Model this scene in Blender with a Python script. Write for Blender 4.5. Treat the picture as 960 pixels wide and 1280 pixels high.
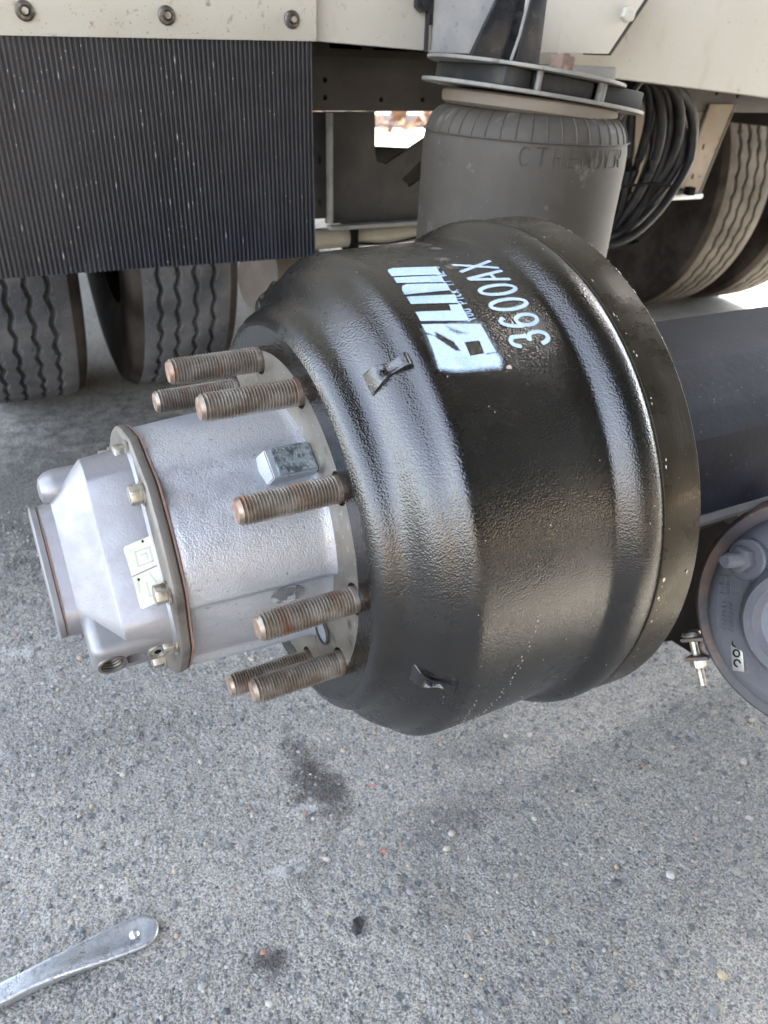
import bpy, bmesh, math, random
import numpy as np
from mathutils import Vector, Matrix, noise
random.seed(7); rng = np.random.default_rng(7)
for o in list(bpy.data.objects): bpy.data.objects.remove(o)
S = bpy.context.scene; C = S.collection; R = math.radians; PI = math.pi

# ------------------------------------------------------------------ camera
cam = bpy.data.cameras.new('camera'); cam_o = bpy.data.objects.new('camera', cam); C.objects.link(cam_o)
cam.sensor_fit = 'VERTICAL'; cam.sensor_height = 36; cam.lens = 27; cam.clip_start = .02; cam.clip_end = 800
_d = np.array([-60, 960/math.tan(R(31)), 960.]); _d /= np.linalg.norm(_d)          # straight down, seen from the camera
_x = np.array([2170, 0, 960.]); _x[1] = -(_x[0]*_d[0]+_x[2]*_d[2])/_d[1]; _x /= np.linalg.norm(_x)   # along the axles
_z = -_d; _y = np.cross(_z, _x)
M = np.array([_x, _y, _z]) @ np.diag([1, -1, -1])
cam_o.matrix_world = Matrix.Translation((-.199, -.526, .872)) @ Matrix(M.tolist()).to_4x4()
cam.dof.use_dof = True; cam.dof.focus_distance = .62; cam.dof.aperture_fstop = 10
S.camera = cam_o

# ------------------------------------------------------------------ sky, sun, exposure
SUN_EL, SUN_AZ = R(50), R(58)      # the sun stands behind the truck, to the right; azimuth from +Y towards +X
w = bpy.data.worlds.new('World'); S.world = w; w.use_nodes = True
nt = w.node_tree; bg = nt.nodes['Background']; sky = nt.nodes.new('ShaderNodeTexSky')
sky.sky_type = 'NISHITA'; sky.sun_disc = False; sky.sun_elevation = SUN_EL; sky.sun_rotation = SUN_AZ
sky.air_density = 1.0; sky.dust_density = 2.5; sky.ozone_density = 1.0
hs = nt.nodes.new('ShaderNodeHueSaturation'); hs.inputs['Saturation'].default_value = .52
nt.links.new(sky.outputs[0], hs.inputs['Color']); nt.links.new(hs.outputs[0], bg.inputs[0]); bg.inputs[1].default_value = .15
sl = bpy.data.lights.new('sun', 'SUN'); sl.energy = 4; sl.angle = R(.6); sl.color = (1, .93, .82)
so = bpy.data.objects.new('sun', sl); C.objects.link(so)
sv = Vector((math.sin(SUN_AZ)*math.cos(SUN_EL), math.cos(SUN_AZ)*math.cos(SUN_EL), math.sin(SUN_EL)))
so.rotation_euler = sv.to_track_quat('Z', 'Y').to_euler(); so.location = (3, 5, 6)
S.view_settings.view_transform = 'Standard'; S.view_settings.look = 'None'; S.view_settings.gamma = 1
S.view_settings.exposure = 3.8

# ------------------------------------------------------------------ materials
def mat(name, base, rough=.5, metal=0., bump=(), spots=(), rmix=None, coat=0., coord='Object', spec=None, grain=None):
    """base colour with layers of noise: spots = (scale, colour, lo, hi, detail[, stretch]); bump = (scale, strength, dist[, stretch])"""
    m = bpy.data.materials.new(name); m.use_nodes = True; n = m.node_tree; N = n.nodes; Lk = n.links
    b = N['Principled BSDF']; tc = N.new('ShaderNodeTexCoord'); oi = N.new('ShaderNodeObjectInfo')
    add = N.new('ShaderNodeVectorMath'); add.operation = 'ADD'; sc = N.new('ShaderNodeVectorMath'); sc.operation = 'SCALE'
    comb = N.new('ShaderNodeCombineXYZ')
    for i in range(3): Lk.new(oi.outputs['Random'], comb.inputs[i])
    Lk.new(comb.outputs[0], sc.inputs[0]); sc.inputs['Scale'].default_value = 7.3
    Lk.new(tc.outputs[coord], add.inputs[0]); Lk.new(sc.outputs[0], add.inputs[1])
    def vec(st):
        if not st: return add.outputs[0]
        mp = N.new('ShaderNodeMapping'); mp.inputs['Scale'].default_value = st; Lk.new(add.outputs[0], mp.inputs[0]); return mp.outputs[0]
    def nz(scale, detail, st=None, rgh=.6):
        t = N.new('ShaderNodeTexNoise'); t.inputs['Scale'].default_value = scale; t.inputs['Detail'].default_value = detail
        t.inputs['Roughness'].default_value = rgh; Lk.new(vec(st), t.inputs['Vector']); return t.outputs['Fac']
    col = None
    for s in spots:
        scale, c, lo, hi, det = s[:5]; st = s[5] if len(s) > 5 else None
        mr = N.new('ShaderNodeMapRange'); mr.inputs[1].default_value = lo; mr.inputs[2].default_value = hi
        Lk.new(nz(scale, det, st), mr.inputs[0])
        mx = N.new('ShaderNodeMix'); mx.data_type = 'RGBA'; Lk.new(mr.outputs[0], mx.inputs[0])
        if col is None: mx.inputs[6].default_value = (*base, 1)
        else: Lk.new(col, mx.inputs[6])
        mx.inputs[7].default_value = (*c, 1); col = mx.outputs[2]
    if col is not None: Lk.new(col, b.inputs['Base Color'])
    else: b.inputs['Base Color'].default_value = (*base, 1)
    b.inputs['Metallic'].default_value = metal; b.inputs['Roughness'].default_value = rough
    if rmix:
        mr = N.new('ShaderNodeMapRange'); mr.inputs[1].default_value = .35; mr.inputs[2].default_value = .65
        mr.inputs[3].default_value = rmix[1]; mr.inputs[4].default_value = rmix[2]; Lk.new(nz(rmix[0], 4), mr.inputs[0])
        Lk.new(mr.outputs[0], b.inputs['Roughness'])
    if name == 'black_drum_paint': b.inputs['IOR'].default_value = 1.72
    if coat: b.inputs['Coat Weight'].default_value = coat; b.inputs['Coat Roughness'].default_value = .12
    if spec is not None: b.inputs['Specular IOR Level'].default_value = spec
    prev = None
    for s in bump:
        scale, stg, dist = s[:3]; bp = N.new('ShaderNodeBump'); bp.inputs['Strength'].default_value = stg
        bp.inputs['Distance'].default_value = dist; Lk.new(nz(scale, 3, s[3] if len(s) > 3 else None), bp.inputs['Height'])
        if prev: Lk.new(prev, bp.inputs['Normal'])
        prev = bp.outputs[0]
    if grain:
        vt = N.new('ShaderNodeTexVoronoi'); vt.feature = 'SMOOTH_F1'; vt.inputs['Scale'].default_value = grain[0]; Lk.new(add.outputs[0], vt.inputs['Vector'])
        bp = N.new('ShaderNodeBump'); bp.invert = True; bp.inputs['Strength'].default_value = grain[1]; bp.inputs['Distance'].default_value = grain[2]; Lk.new(vt.outputs['Distance'], bp.inputs['Height'])
        if prev: Lk.new(prev, bp.inputs['Normal'])
        prev = bp.outputs[0]
    if prev: Lk.new(prev, b.inputs['Normal'])
    return m

M_drum = mat('black_drum_paint', (.0028, .0024, .0019), .2, bump=((45, .08, .002),), grain=(820, .36, .0008), rmix=(25, .21, .30),
             spots=((9, (.006, .005, .0035), .5, .75, 4), (900, (.07, .065, .055), .70, .78, 2), (14, (.010, .008, .005), .56, .8, 6, (.4, 1, 1))), spec=.5)
M_rim = mat('thin_painted_machined_rim', (.032, .026, .018), .22, .5, bump=((60, .2, .0006, (14, 1, 1)), (300, .12, .0006)), rmix=(40, .22, .42),
            spots=((12, (.05, .043, .03), .45, .8, 6), (500, (.35, .33, .28), .73, .78, 2)))
M_flange = mat('machined_flange_steel', (.24, .22, .185), .42, .6, bump=((90, .2, .0006),), rmix=(30, .28, .5),
               spots=((14, (.15, .13, .11), .45, .75, 6), (45, (.08, .07, .06), .60, .72, 5), (160, (.36, .34, .30), .62, .7, 3)))
M_alu = mat('silver_sprayed_casting', (.39, .40, .425), .42, .55, bump=((90, .25, .0015),), grain=(800, .35, .0008), rmix=(80, .33, .52),
            spots=((22, (.40, .41, .43), .48, .7, 5), (380, (.17, .175, .19), .62, .74, 3), (30, (.38, .34, .28), .62, .8, 6)))
M_cap = mat('smooth_aluminium_cap', (.225, .223, .23), .42, .55, bump=((600, .2, .0008), (70, .15, .0012)), rmix=(60, .36, .55),
            spots=((16, (.235, .23, .245), .45, .7, 5), (210, (.2, .19, .19), .64, .74, 4)))
M_capring = mat('dirty_cap_flange', (.17, .155, .14), .5, .6, bump=((500, .3, .001),), spots=((40, (.09, .08, .07), .5, .7, 5),))
M_gasket = mat('pink_brown_gasket', (.20, .12, .10), .8, spots=((200, (.12, .09, .07), .5, .7, 3),))
M_bolt = mat('zinc_bolt', (.42, .40, .35), .38, .8, bump=((300, .2, .0006),), spots=((120, (.2, .15, .1), .52, .66, 4),))
M_label = mat('cream_label', (.56, .55, .45), .45, spots=((60, (.47, .47, .38), .5, .65, 3),), bump=((200, .15, .0004),))
M_labelprint = mat('faded_label_print', (.40, .43, .37), .5)
M_dark = mat('dark_recess', (.006, .005, .005), .8, spec=.1)
M_stamp = mat('stamped_zinc_patch', (.30, .34, .35), .38, .8, bump=((350, .9, .0015),), spots=((150, (.12, .14, .15), .5, .6, 3),))
M_rubber = mat('dusty_tyre_rubber', (.050, .051, .056), .8, bump=((220, .4, .0015),), spots=((8, (.13, .13, .132), .4, .7, 6), (150, (.17, .168, .16), .6, .75, 4)))
M_rubber_warm = mat('dusty_tyre_rubber_warm_lit', (.060, .049, .038), .8, bump=((220, .4, .0015),), spots=((8, (.14, .12, .095), .4, .7, 6), (150, (.16, .14, .115), .6, .75, 4)))  # dusty rubber copy tinted tan to paint warm light on the right tyres
M_sidewall = mat('dark_tyre_sidewall', (.015, .011, .009), .75, spec=.15, bump=((100, .3, .001),), spots=((6, (.055, .046, .038), .4, .7, 5),))
M_flap = mat('ribbed_black_rubber', (.016, .016, .019), .36, bump=((500, .2, .0006),), spots=((5, (.018, .019, .03), .5, .8, 3), (30, (.035, .035, .038), .55, .75, 5, (1, 1, .2))), spec=.4)
M_white = mat('weathered_white_paint', (.47, .445, .39), .5, bump=((300, .12, .0006),),
              spots=((5, (.44, .415, .35), .45, .75, 6), (60, (.36, .32, .25), .62, .72, 6), (240, (.22, .19, .15), .68, .74, 3), (18, (.42, .38, .31), .60, .74, 7, (1, 1, .4))))
M_strip = mat('flap_strip_paint', (.45, .425, .36), .5, .1, bump=((300, .2, .0008),),
              spots=((14, (.42, .39, .31), .45, .7, 7), (70, (.26, .22, .16), .60, .70, 6), (300, (.14, .12, .09), .66, .72, 3)))
M_zinc = mat('galvanised_panel', (.46, .47, .48), .42, .5, spots=((18, (.56, .57, .58), .45, .65, 6), (60, (.34, .34, .34), .58, .7, 4)), bump=((200, .1, .0006),))
M_blackpaint = mat('black_bracket_paint', (.012, .013, .016), .28, bump=((200, .12, .0006),), spots=((60, (.07, .065, .055), .6, .75, 5),), rmix=(30, .2, .5))
M_plate = mat('dusty_grey_steel', (.16, .155, .14), .6, .2, bump=((300, .3, .0008),), spots=((20, (.24, .225, .2), .45, .7, 6), (120, (.08, .075, .065), .6, .7, 4)))
M_bag = mat('dusty_bellows_rubber', (.042, .035, .027), .7, bump=((260, .25, .0008),), spots=((7, (.064, .055, .043), .45, .7, 5), (25, (.16, .15, .125), .62, .74, 5), (300, (.2, .19, .16), .72, .78, 2)))
M_bead = mat('dusty_bead_ring', (.15, .12, .09), .75, spots=((20, (.14, .12, .10), .5, .7, 5),), bump=((200, .3, .001),))
M_rust = mat('rusty_hex', (.15, .10, .075), .75, .2, bump=((250, .5, .0015),), spots=((60, (.27, .21, .17), .5, .65, 5), (90, (.10, .05, .03), .55, .7, 4)))
M_frame = mat('grey_frame_steel', (.042, .039, .037), .6, .1, spec=.25, bump=((150, .2, .001),), spots=((6, (.08, .073, .064), .4, .7, 6), (40, (.055, .05, .045), .55, .7, 5)))
M_edge = mat('pale_edge_and_highlight', (.26, .245, .22), .7, spots=((30, (.17, .16, .14), .5, .7, 4),))  # pale edge tone, also the highlight painted on the gusset
M_tan = mat('tan_dust_plate', (.27, .225, .175), .65, .1, bump=((150, .2, .001),), spots=((8, (.36, .31, .25), .4, .7, 5), (60, (.15, .12, .09), .62, .72, 5)))
M_under = mat('underbody_brown', (.028, .023, .018), .8, spots=((8, (.055, .046, .037), .45, .7, 5),), spec=.15)
M_hose = mat('black_hose', (.010, .009, .009), .5, spec=.3, bump=((200, .15, .0006),), spots=((20, (.045, .04, .035), .5, .75, 4),))
M_cream = mat('cream_pipe', (.38, .34, .26), .5, spots=((20, (.45, .42, .33), .5, .7, 5),))
M_axle = mat('navy_black_axle_paint', (.005, .006, .011), .6, bump=((150, .2, .001),), spots=((10, (.014, .016, .026), .45, .7, 6), (260, (.12, .12, .13), .68, .76, 3), (6, (.022, .021, .02), .55, .78, 6)), spec=.2)
M_axletop = mat('grey_lip_paint', (.09, .09, .095), .55, spots=((25, (.14, .135, .13), .5, .7, 5),), bump=((150, .2, .001),))
M_chamber = mat('cast_aluminium_chamber', (.135, .138, .155), .55, .25, bump=((300, .35, .001), (40, .5, .004)), spots=((14, (.12, .12, .135), .42, .66, 6), (30, (.22, .19, .17), .58, .72, 6), (200, (.30, .30, .32), .66, .74, 3)))
M_clamp = mat('rusting_clamp_band', (.10, .098, .105), .55, .3, bump=((250, .3, .001),), spots=((9, (.22, .14, .10), .50, .62, 5), (60, (.20, .14, .11), .55, .7, 4)))
M_red = mat('red_hose_fitting', (.5, .03, .02), .4)
M_tool = mat('forged_silver_lever', (.50, .53, .57), .32, .85, bump=((500, .35, .0012), (60, .3, .003)), rmix=(60, .24, .42), spots=((60, (.34, .37, .40), .5, .68, 5), (350, (.2, .22, .24), .66, .74, 3)))
M_concrete = mat('pale_kerb_stone', (.22, .20, .20), .8, spots=((6, (.17, .15, .15), .5, .7, 5),))
M_litter = mat('dry_leaf_litter', (.10, .045, .018), .9, spots=((9, (.17, .11, .07), .5, .7, 5),))
M_crumb = mat('black_rubber_crumb', (.015, .015, .015), .7)
M_orange = mat('orange_chip', (.6, .09, .03), .6)

def stud_material():
    m = mat('rusty_threaded_steel', (.185, .15, .118), .40, .65, bump=((300, .25, .0006),),
            spots=((60, (.30, .27, .235), .45, .65, 5), (22, (.20, .10, .06), .54, .70, 4, (2.2, .6, .6)), (70, (.33, .29, .24), .60, .75, 3)))
    return m
M_stud = stud_material()
M_studend = mat('rusty_stud_end', (.19, .125, .09), .7, .2, bump=((300, .4, .001),), spots=((120, (.34, .24, .18), .5, .65, 4),))

# ------------------------------------------------------------------ helpers
def tag(o, label=None, cat=None, group=None, kind=None):
    if label: o['label'] = label
    if cat: o['category'] = cat
    if group: o['group'] = group
    if kind: o['kind'] = kind
    return o
def thing(name, label, cat, loc=(0, 0, 0), rot=(0, 0, 0), group=None):
    o = bpy.data.objects.new(name, None); C.objects.link(o); o.empty_display_size = .05
    o.location = loc; o.rotation_euler = rot; return tag(o, label, cat, group)
def smooth(me, ang=35):
    me.polygons.foreach_set('use_smooth', [True]*len(me.polygons))
    me.set_sharp_from_angle(angle=R(ang))
def link(name, me, m=None, parent=None, loc=None, rot=None, sm=35):
    if m and not me.materials: me.materials.append(m)
    if sm: smooth(me, sm)
    o = bpy.data.objects.new(name, me); C.objects.link(o)
    if parent: o.parent = parent
    if loc is not None: o.location = loc
    if rot is not None: o.rotation_euler = rot
    return o
def mesh(v, f, name='m'):
    me = bpy.data.meshes.new(name); me.from_pydata([tuple(map(float, p)) for p in v], [], f); me.update(); return me
class B:
    """collects shapes into one bmesh"""
    def __init__(s): s.b = bmesh.new()
    def add(s, v, f, mi=0):
        vs = [s.b.verts.new(tuple(map(float, p))) for p in v]
        for q in f:
            try: fc = s.b.faces.new([vs[i] for i in q]); fc.material_index = mi
            except ValueError: pass
        return s
    def box(s, lo, hi, bev=0., mt=None, mi=0, seg=2):
        t = bmesh.new(); bmesh.ops.create_cube(t, size=1)
        c = [(a+b_)/2 for a, b_ in zip(lo, hi)]; e = [abs(b_-a) for a, b_ in zip(lo, hi)]
        for v in t.verts: v.co = Vector((v.co.x*e[0], v.co.y*e[1], v.co.z*e[2]))
        if bev: bmesh.ops.bevel(t, geom=t.edges[:], offset=bev, segments=seg, profile=.5, affect='EDGES')
        for v in t.verts: v.co += Vector(c)
        if mt is not None: bmesh.ops.transform(t, matrix=mt, verts=t.verts)
        return s.merge(t, mi)
    def merge(s, t, mi=0):
        t.verts.index_update(); s.add([v.co for v in t.verts], [[v.index for v in f.verts] for f in t.faces], mi); t.free(); return s
    def plate(s, out, y0, y1, bev=0., ax='y', mt=None):
        """outline in the x-z plane between two y values (or other plane when ax is given)"""
        t = bmesh.new()
        P_ = (lambda p, k: (p[0], k, p[1])) if ax == 'y' else ((lambda p, k: (p[0], p[1], k)) if ax == 'z' else (lambda p, k: (k, p[0], p[1])))
        a = [t.verts.new(P_(p, y0)) for p in out]; b_ = [t.verts.new(P_(p, y1)) for p in out]
        t.faces.new(a); t.faces.new(b_[::-1]); n = len(out)
        for i in range(n): t.faces.new((a[i], b_[i], b_[(i+1) % n], a[(i+1) % n]))
        bmesh.ops.recalc_face_normals(t, faces=t.faces)
        if bev: bmesh.ops.bevel(t, geom=t.edges[:], offset=bev, segments=2, profile=.5, affect='EDGES')
        if mt is not None: bmesh.ops.transform(t, matrix=mt, verts=t.verts)
        return s.merge(t)
    def lathe(s, prof, n=64, ax='x', off=(0, 0, 0), close=True, mt=None, rf=None):
        """prof = list of (along, radius); rf(theta, along) multiplies the radius"""
        v = []; f = []
        for (a, r) in prof:
            for i in range(n):
                th = 2*PI*i/n; k = rf(th, a) if rf else 1.; c_, s_ = r*k*math.cos(th), r*k*math.sin(th)
                v.append((a, c_, s_) if ax == 'x' else ((c_, s_, a) if ax == 'z' else (s_, a, c_)))
        for j in range(len(prof)-1):
            for i in range(n):
                i2 = (i+1) % n; f.append((j*n+i, j*n+i2, (j+1)*n+i2, (j+1)*n+i))
        if close:
            f.append(tuple(range(n-1, -1, -1))); f.append(tuple(range((len(prof)-1)*n, len(prof)*n)))
        v = [Vector(p)+Vector(off) for p in v]
        if mt is not None: v = [mt @ p for p in v]
        return s.add(v, f)
    def tube(s, pts, r, n=10, closed=False, cap=True):
        pts = [Vector(p) for p in pts]; m = len(pts); rings = []; up = None
        rr = r if hasattr(r, '__len__') else [r]*m
        for i, p in enumerate(pts):
            a = pts[(i-1) % m] if (closed or i > 0) else p; b_ = pts[(i+1) % m] if (closed or i < m-1) else p
            t = (b_-a).normalized()
            if up is None:
                up = t.orthogonal().normalized()
            up = (up - t*up.dot(t)).normalized(); sd = t.cross(up)
            rings.append([p + (up*math.cos(2*PI*k/n)+sd*math.sin(2*PI*k/n))*rr[i] for k in range(n)])
        v = [q for rg in rings for q in rg]; f = []
        for j in range(m if closed else m-1):
            j2 = (j+1) % m
            for k in range(n): f.append((j*n+k, j*n+(k+1) % n, j2*n+(k+1) % n, j2*n+k))
        if cap and not closed: f.append(tuple(range(n-1, -1, -1))); f.append(tuple(range((m-1)*n, m*n)))
        return s.add(v, f)
    def done(s, name, m=None, parent=None, loc=None, rot=None, sm=35, fix=True):
        if fix: bmesh.ops.recalc_face_normals(s.b, faces=s.b.faces)
        me = bpy.data.meshes.new(name); s.b.to_mesh(me); s.b.free(); return link(name, me, m, parent, loc, rot, sm)
def hexa(r, x0, x1, bev=.0006):
    """hexagon prism along x"""
    t = bmesh.new(); a = []; b_ = []
    for i in range(6):
        th = PI/3*i; a.append(t.verts.new((x0, r*math.cos(th), r*math.sin(th)))); b_.append(t.verts.new((x1, r*math.cos(th), r*math.sin(th))))
    t.faces.new(a[::-1]); t.faces.new(b_)
    for i in range(6): t.faces.new((a[i], a[(i+1) % 6], b_[(i+1) % 6], b_[i]))
    bmesh.ops.recalc_face_normals(t, faces=t.faces); bmesh.ops.bevel(t, geom=t.edges[:], offset=bev, segments=2, profile=.5, affect='EDGES')
    return t
def rotx(a): return Matrix.Rotation(a, 4, 'X')
def spline(pts, n=8):
    """smooth the polyline (Catmull-Rom)"""
    P_ = [Vector(p) for p in pts]; P_ = [2*P_[0]-P_[1]] + P_ + [2*P_[-1]-P_[-2]]; o = []
    for i in range(1, len(P_)-2):
        for k in range(n):
            t = k/n; a, b_, c_, d_ = P_[i-1:i+3]
            o.append(.5*((2*b_)+(c_-a)*t+(2*a-5*b_+4*c_-d_)*t*t+(3*b_-a-3*c_+d_)*t**3))
    return o + [P_[-2]]

# stroke letters, drawn in a box 0..1 wide and 0..1 high
def arc(cx, cy, rx, ry, a0, a1, n=14): return [(cx+rx*math.cos(R(a0+(a1-a0)*i/n)), cy+ry*math.sin(R(a0+(a1-a0)*i/n))) for i in range(n+1)]
GL = {
 '0': [arc(.5, .5, .42, .48, 97, 263), arc(.5, .5, .42, .48, -83, 83)], 'O': [arc(.5, .5, .42, .48, 0, 360)],
 '3': [arc(.48, .74, .38, .25, 160, 40, 8)+[(.72, .56), (.5, .52)], [(.45, .50), (.72, .46)] + arc(.48, .27, .42, .27, 35, -165, 10)],
 '6': [arc(.5, .3, .4, .28, 100, 260), arc(.5, .3, .4, .28, 80, -80), arc(.62, .42, .52, .56, 172, 90, 8)+[(.82, .9)]],
 'A': [[(.02, 0), (.46, .98)], [(.54, .98), (.98, 0)], [(.26, .34), (.74, .34)]], 'X': [[(.04, 0), (.96, 1)], [(.04, 1), (.96, 0)]],
 'Y': [[(.02, 1), (.5, .5), (.98, 1)], [(.5, .5), (.5, 0)]], 'U': [[(.08, 1), (.08, .3)]+arc(.5, .3, .42, .3, 180, 360)+[(.92, 1)]],
 'P': [[(.1, 0), (.1, 1), (.55, 1)]+arc(.55, .74, .38, .26, 90, -90)+[(.1, .48)]], 'I': [[(.5, 0), (.5, 1)]],
 'C': [arc(.52, .5, .44, .5, 50, 310)], 'K': [[(.1, 0), (.1, 1)], [(.95, 1), (.1, .45)], [(.35, .6), (.95, 0)]],
 'T': [[(0, 1), (1, 1)], [(.5, 1), (.5, 0)]], 'W': [[(0, 1), (.25, 0), (.5, .8), (.75, 0), (1, 1)]],
 'E': [[(.95, 1), (.1, 1), (.1, 0), (.95, 0)], [(.1, .52), (.8, .52)]], 'S': [arc(.5, .75, .4, .25, 30, 250)+arc(.5, .26, .4, .26, 80, -150)],
 'H': [[(.1, 0), (.1, 1)], [(.9, 0), (.9, 1)], [(.1, .5), (.9, .5)]], 'N': [[(.1, 0), (.1, 1), (.9, 0), (.9, 1)]],
 'D': [[(.1, 0), (.1, 1), (.5, 1)]+arc(.5, .5, .42, .5, 90, -90)+[(.1, 0)]],
 'R': [[(.1, 0), (.1, 1), (.55, 1)]+arc(.55, .74, .38, .26, 90, -90)+[(.1, .48)], [(.5, .48), (.95, 0)]], ' ': []}
def text_strokes(txt, x0, y0, wd, ht, pitch):
    o = []
    for i, ch in enumerate(txt):
        for st in GL.get(ch, []): o.append([(x0+i*pitch+u*wd, y0+v*ht) for u, v in st])
    return o

# ================================================================== GROUND
def ground():
    def axis(c, half, step, far):
        core = list(np.arange(-half, half+1e-6, step)); g = step; e = half; out = []
        while e < far: g *= 1.09; e += g; out.append(e)
        return c + np.array([-q for q in out[::-1]] + core + out)
    xs = axis(.05, .78, .0036, 400); ys = axis(.25, .72, .0036, 400)
    X, Y = np.meshgrid(xs, ys); 
    def vnoise(X, Y, s, seed):
        r = np.random.default_rng(seed); G = r.random((256, 256)); u = X*s; v = Y*s
        i = np.floor(u).astype(int); j = np.floor(v).astype(int); a = u-i; b = v-j; a = a*a*(3-2*a); b = b*b*(3-2*b)
        g = lambda p, q: G[p % 256, q % 256]
        return (g(i, j)*(1-a)+g(i+1, j)*a)*(1-b)+(g(i, j+1)*(1-a)+g(i+1, j+1)*a)*b-.5
    near = np.exp(-(np.maximum(np.abs(X-.05)-.74, 0)**2+np.maximum(np.abs(Y-.25)-.68, 0)**2)/.004)
    Z = near*(vnoise(X, Y, 160, 1)*.0022+vnoise(X, Y, 90, 2)*.0022+vnoise(X, Y, 30, 3)*.0015+vnoise(X, Y, 6, 4)*.002)-.0015
    nx, ny = len(xs), len(ys)
    V = np.stack([X, Y, Z], -1).reshape(-1, 3); I = np.arange(nx*ny).reshape(ny, nx)
    F = np.stack([I[:-1, :-1], I[:-1, 1:], I[1:, 1:], I[1:, :-1]], -1).reshape(-1, 4)
    me = bpy.data.meshes.new('ground'); me.vertices.add(len(V)); me.vertices.foreach_set('co', V.ravel())
    me.loops.add(F.size); me.loops.foreach_set('vertex_index', F.ravel()); me.polygons.add(len(F))
    me.polygons.foreach_set('loop_start', np.arange(len(F))*4); me.polygons.foreach_set('use_smooth', np.ones(len(F), bool)); me.update()
    m = bpy.data.materials.new('worn_asphalt'); m.use_nodes = True; n = m.node_tree; N = n.nodes; Lk = n.links; b = N['Principled BSDF']
    tc = N.new('ShaderNodeTexCoord'); P_ = tc.outputs['Object']
    def nz(sc, det, rg=.6):
        t = N.new('ShaderNodeTexNoise'); t.inputs['Scale'].default_value = sc; t.inputs['Detail'].default_value = det; t.inputs['Roughness'].default_value = rg
        Lk.new(P_, t.inputs['Vector']); return t
    def mr(v, a, b_, c_=0., d_=1.):
        t = N.new('ShaderNodeMapRange'); Lk.new(v, t.inputs[0])
        for i, q in enumerate((a, b_, c_, d_)): t.inputs[1+i].default_value = q
        return t.outputs[0]
    def mix(f, a, b_, mode='MIX'):
        t = N.new('ShaderNodeMix'); t.data_type = 'RGBA'; t.blend_type = mode
        if hasattr(f, 'links'): Lk.new(f, t.inputs[0])
        else: t.inputs[0].default_value = f
        for i, q in ((6, a), (7, b_)):
            if hasattr(q, 'links'): Lk.new(q, t.inputs[i])
            else: t.inputs[i].default_value = (*q, 1)
        return t.outputs[2]
    warp = N.new('ShaderNodeVectorMath'); warp.operation = 'ADD'; wn = nz(200, 2); ws = N.new('ShaderNodeVectorMath'); ws.operation = 'SCALE'; ws.inputs['Scale'].default_value = .004
    Lk.new(wn.outputs['Color'], ws.inputs[0]); Lk.new(P_, warp.inputs[0]); Lk.new(ws.outputs[0], warp.inputs[1])
    def vor(sc, rnd=1.):
        t = N.new('ShaderNodeTexVoronoi'); t.inputs['Scale'].default_value = sc; t.inputs['Randomness'].default_value = rnd; Lk.new(warp.outputs[0], t.inputs['Vector']); return t
    v1 = vor(185); v2 = vor(75)
    base = mix(mr(nz(3.5, 5).outputs['Fac'], .38, .66), (.185, .180, .170), (.250, .240, .218))
    base = mix(mr(nz(420, 3).outputs['Fac'], .36, .64), mix(1., base, (.40, .40, .40), 'MULTIPLY'), mix(1., base, (1.75, 1.74, 1.70), 'MULTIPLY'))
    sep = N.new('ShaderNodeSeparateColor'); Lk.new(v1.outputs['Color'], sep.inputs[0])
    stone = N.new('ShaderNodeValToRGB'); Lk.new(sep.outputs[0], stone.inputs[0]); e = stone.color_ramp.elements
    e[0].position = 0; e[0].color = (.06, .065, .07, 1); e[1].position = 1; e[1].color = (.42, .40, .36, 1)
    for p_, c_ in ((.3, (.15, .15, .155)), (.6, (.24, .235, .225)), (.8, (.31, .29, .25)), (.93, (.36, .30, .22))):
        q = e.new(p_); q.color = (*c_, 1)
    f1 = N.new('ShaderNodeMath'); f1.operation = 'MULTIPLY'; Lk.new(mr(v1.outputs['Distance'], .5, .25), f1.inputs[0]); Lk.new(mr(sep.outputs[1], .25, .4), f1.inputs[1])
    col = mix(f1.outputs[0], base, stone.outputs[0])
    sep2 = N.new('ShaderNodeSeparateColor'); Lk.new(v2.outputs['Color'], sep2.inputs[0])
    f2 = N.new('ShaderNodeMath'); f2.operation = 'MULTIPLY'; Lk.new(mr(v2.outputs['Distance'], .42, .3), f2.inputs[0]); Lk.new(mr(sep2.outputs[1], .66, .72, 0, .85), f2.inputs[1])
    st2 = N.new('ShaderNodeValToRGB'); Lk.new(sep2.outputs[0], st2.inputs[0]); e = st2.color_ramp.elements
    e[0].color = (.07, .08, .085, 1); e[1].color = (.34, .30, .24, 1); q = e.new(.5); q.color = (.17, .175, .18, 1)
    col = mix(f2.outputs[0], col, st2.outputs[0])
    # greasy patches with their own outlines; two wide ones paint shade under the truck
    stain_shade = None
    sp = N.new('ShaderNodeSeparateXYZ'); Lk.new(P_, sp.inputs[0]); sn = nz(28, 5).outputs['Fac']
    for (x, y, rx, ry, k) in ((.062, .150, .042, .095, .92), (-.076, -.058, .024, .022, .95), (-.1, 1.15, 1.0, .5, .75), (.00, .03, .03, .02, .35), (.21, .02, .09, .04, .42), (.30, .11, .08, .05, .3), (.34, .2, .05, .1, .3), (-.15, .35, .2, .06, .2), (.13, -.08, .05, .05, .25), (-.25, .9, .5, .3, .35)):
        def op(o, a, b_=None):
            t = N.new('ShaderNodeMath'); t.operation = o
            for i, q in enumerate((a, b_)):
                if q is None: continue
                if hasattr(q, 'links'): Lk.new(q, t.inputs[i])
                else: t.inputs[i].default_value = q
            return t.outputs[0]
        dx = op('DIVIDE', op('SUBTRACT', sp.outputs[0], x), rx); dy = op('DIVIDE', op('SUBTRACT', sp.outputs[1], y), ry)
        dd = op('SQRT', op('ADD', op('MULTIPLY', dx, dx), op('MULTIPLY', dy, dy)))
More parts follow.
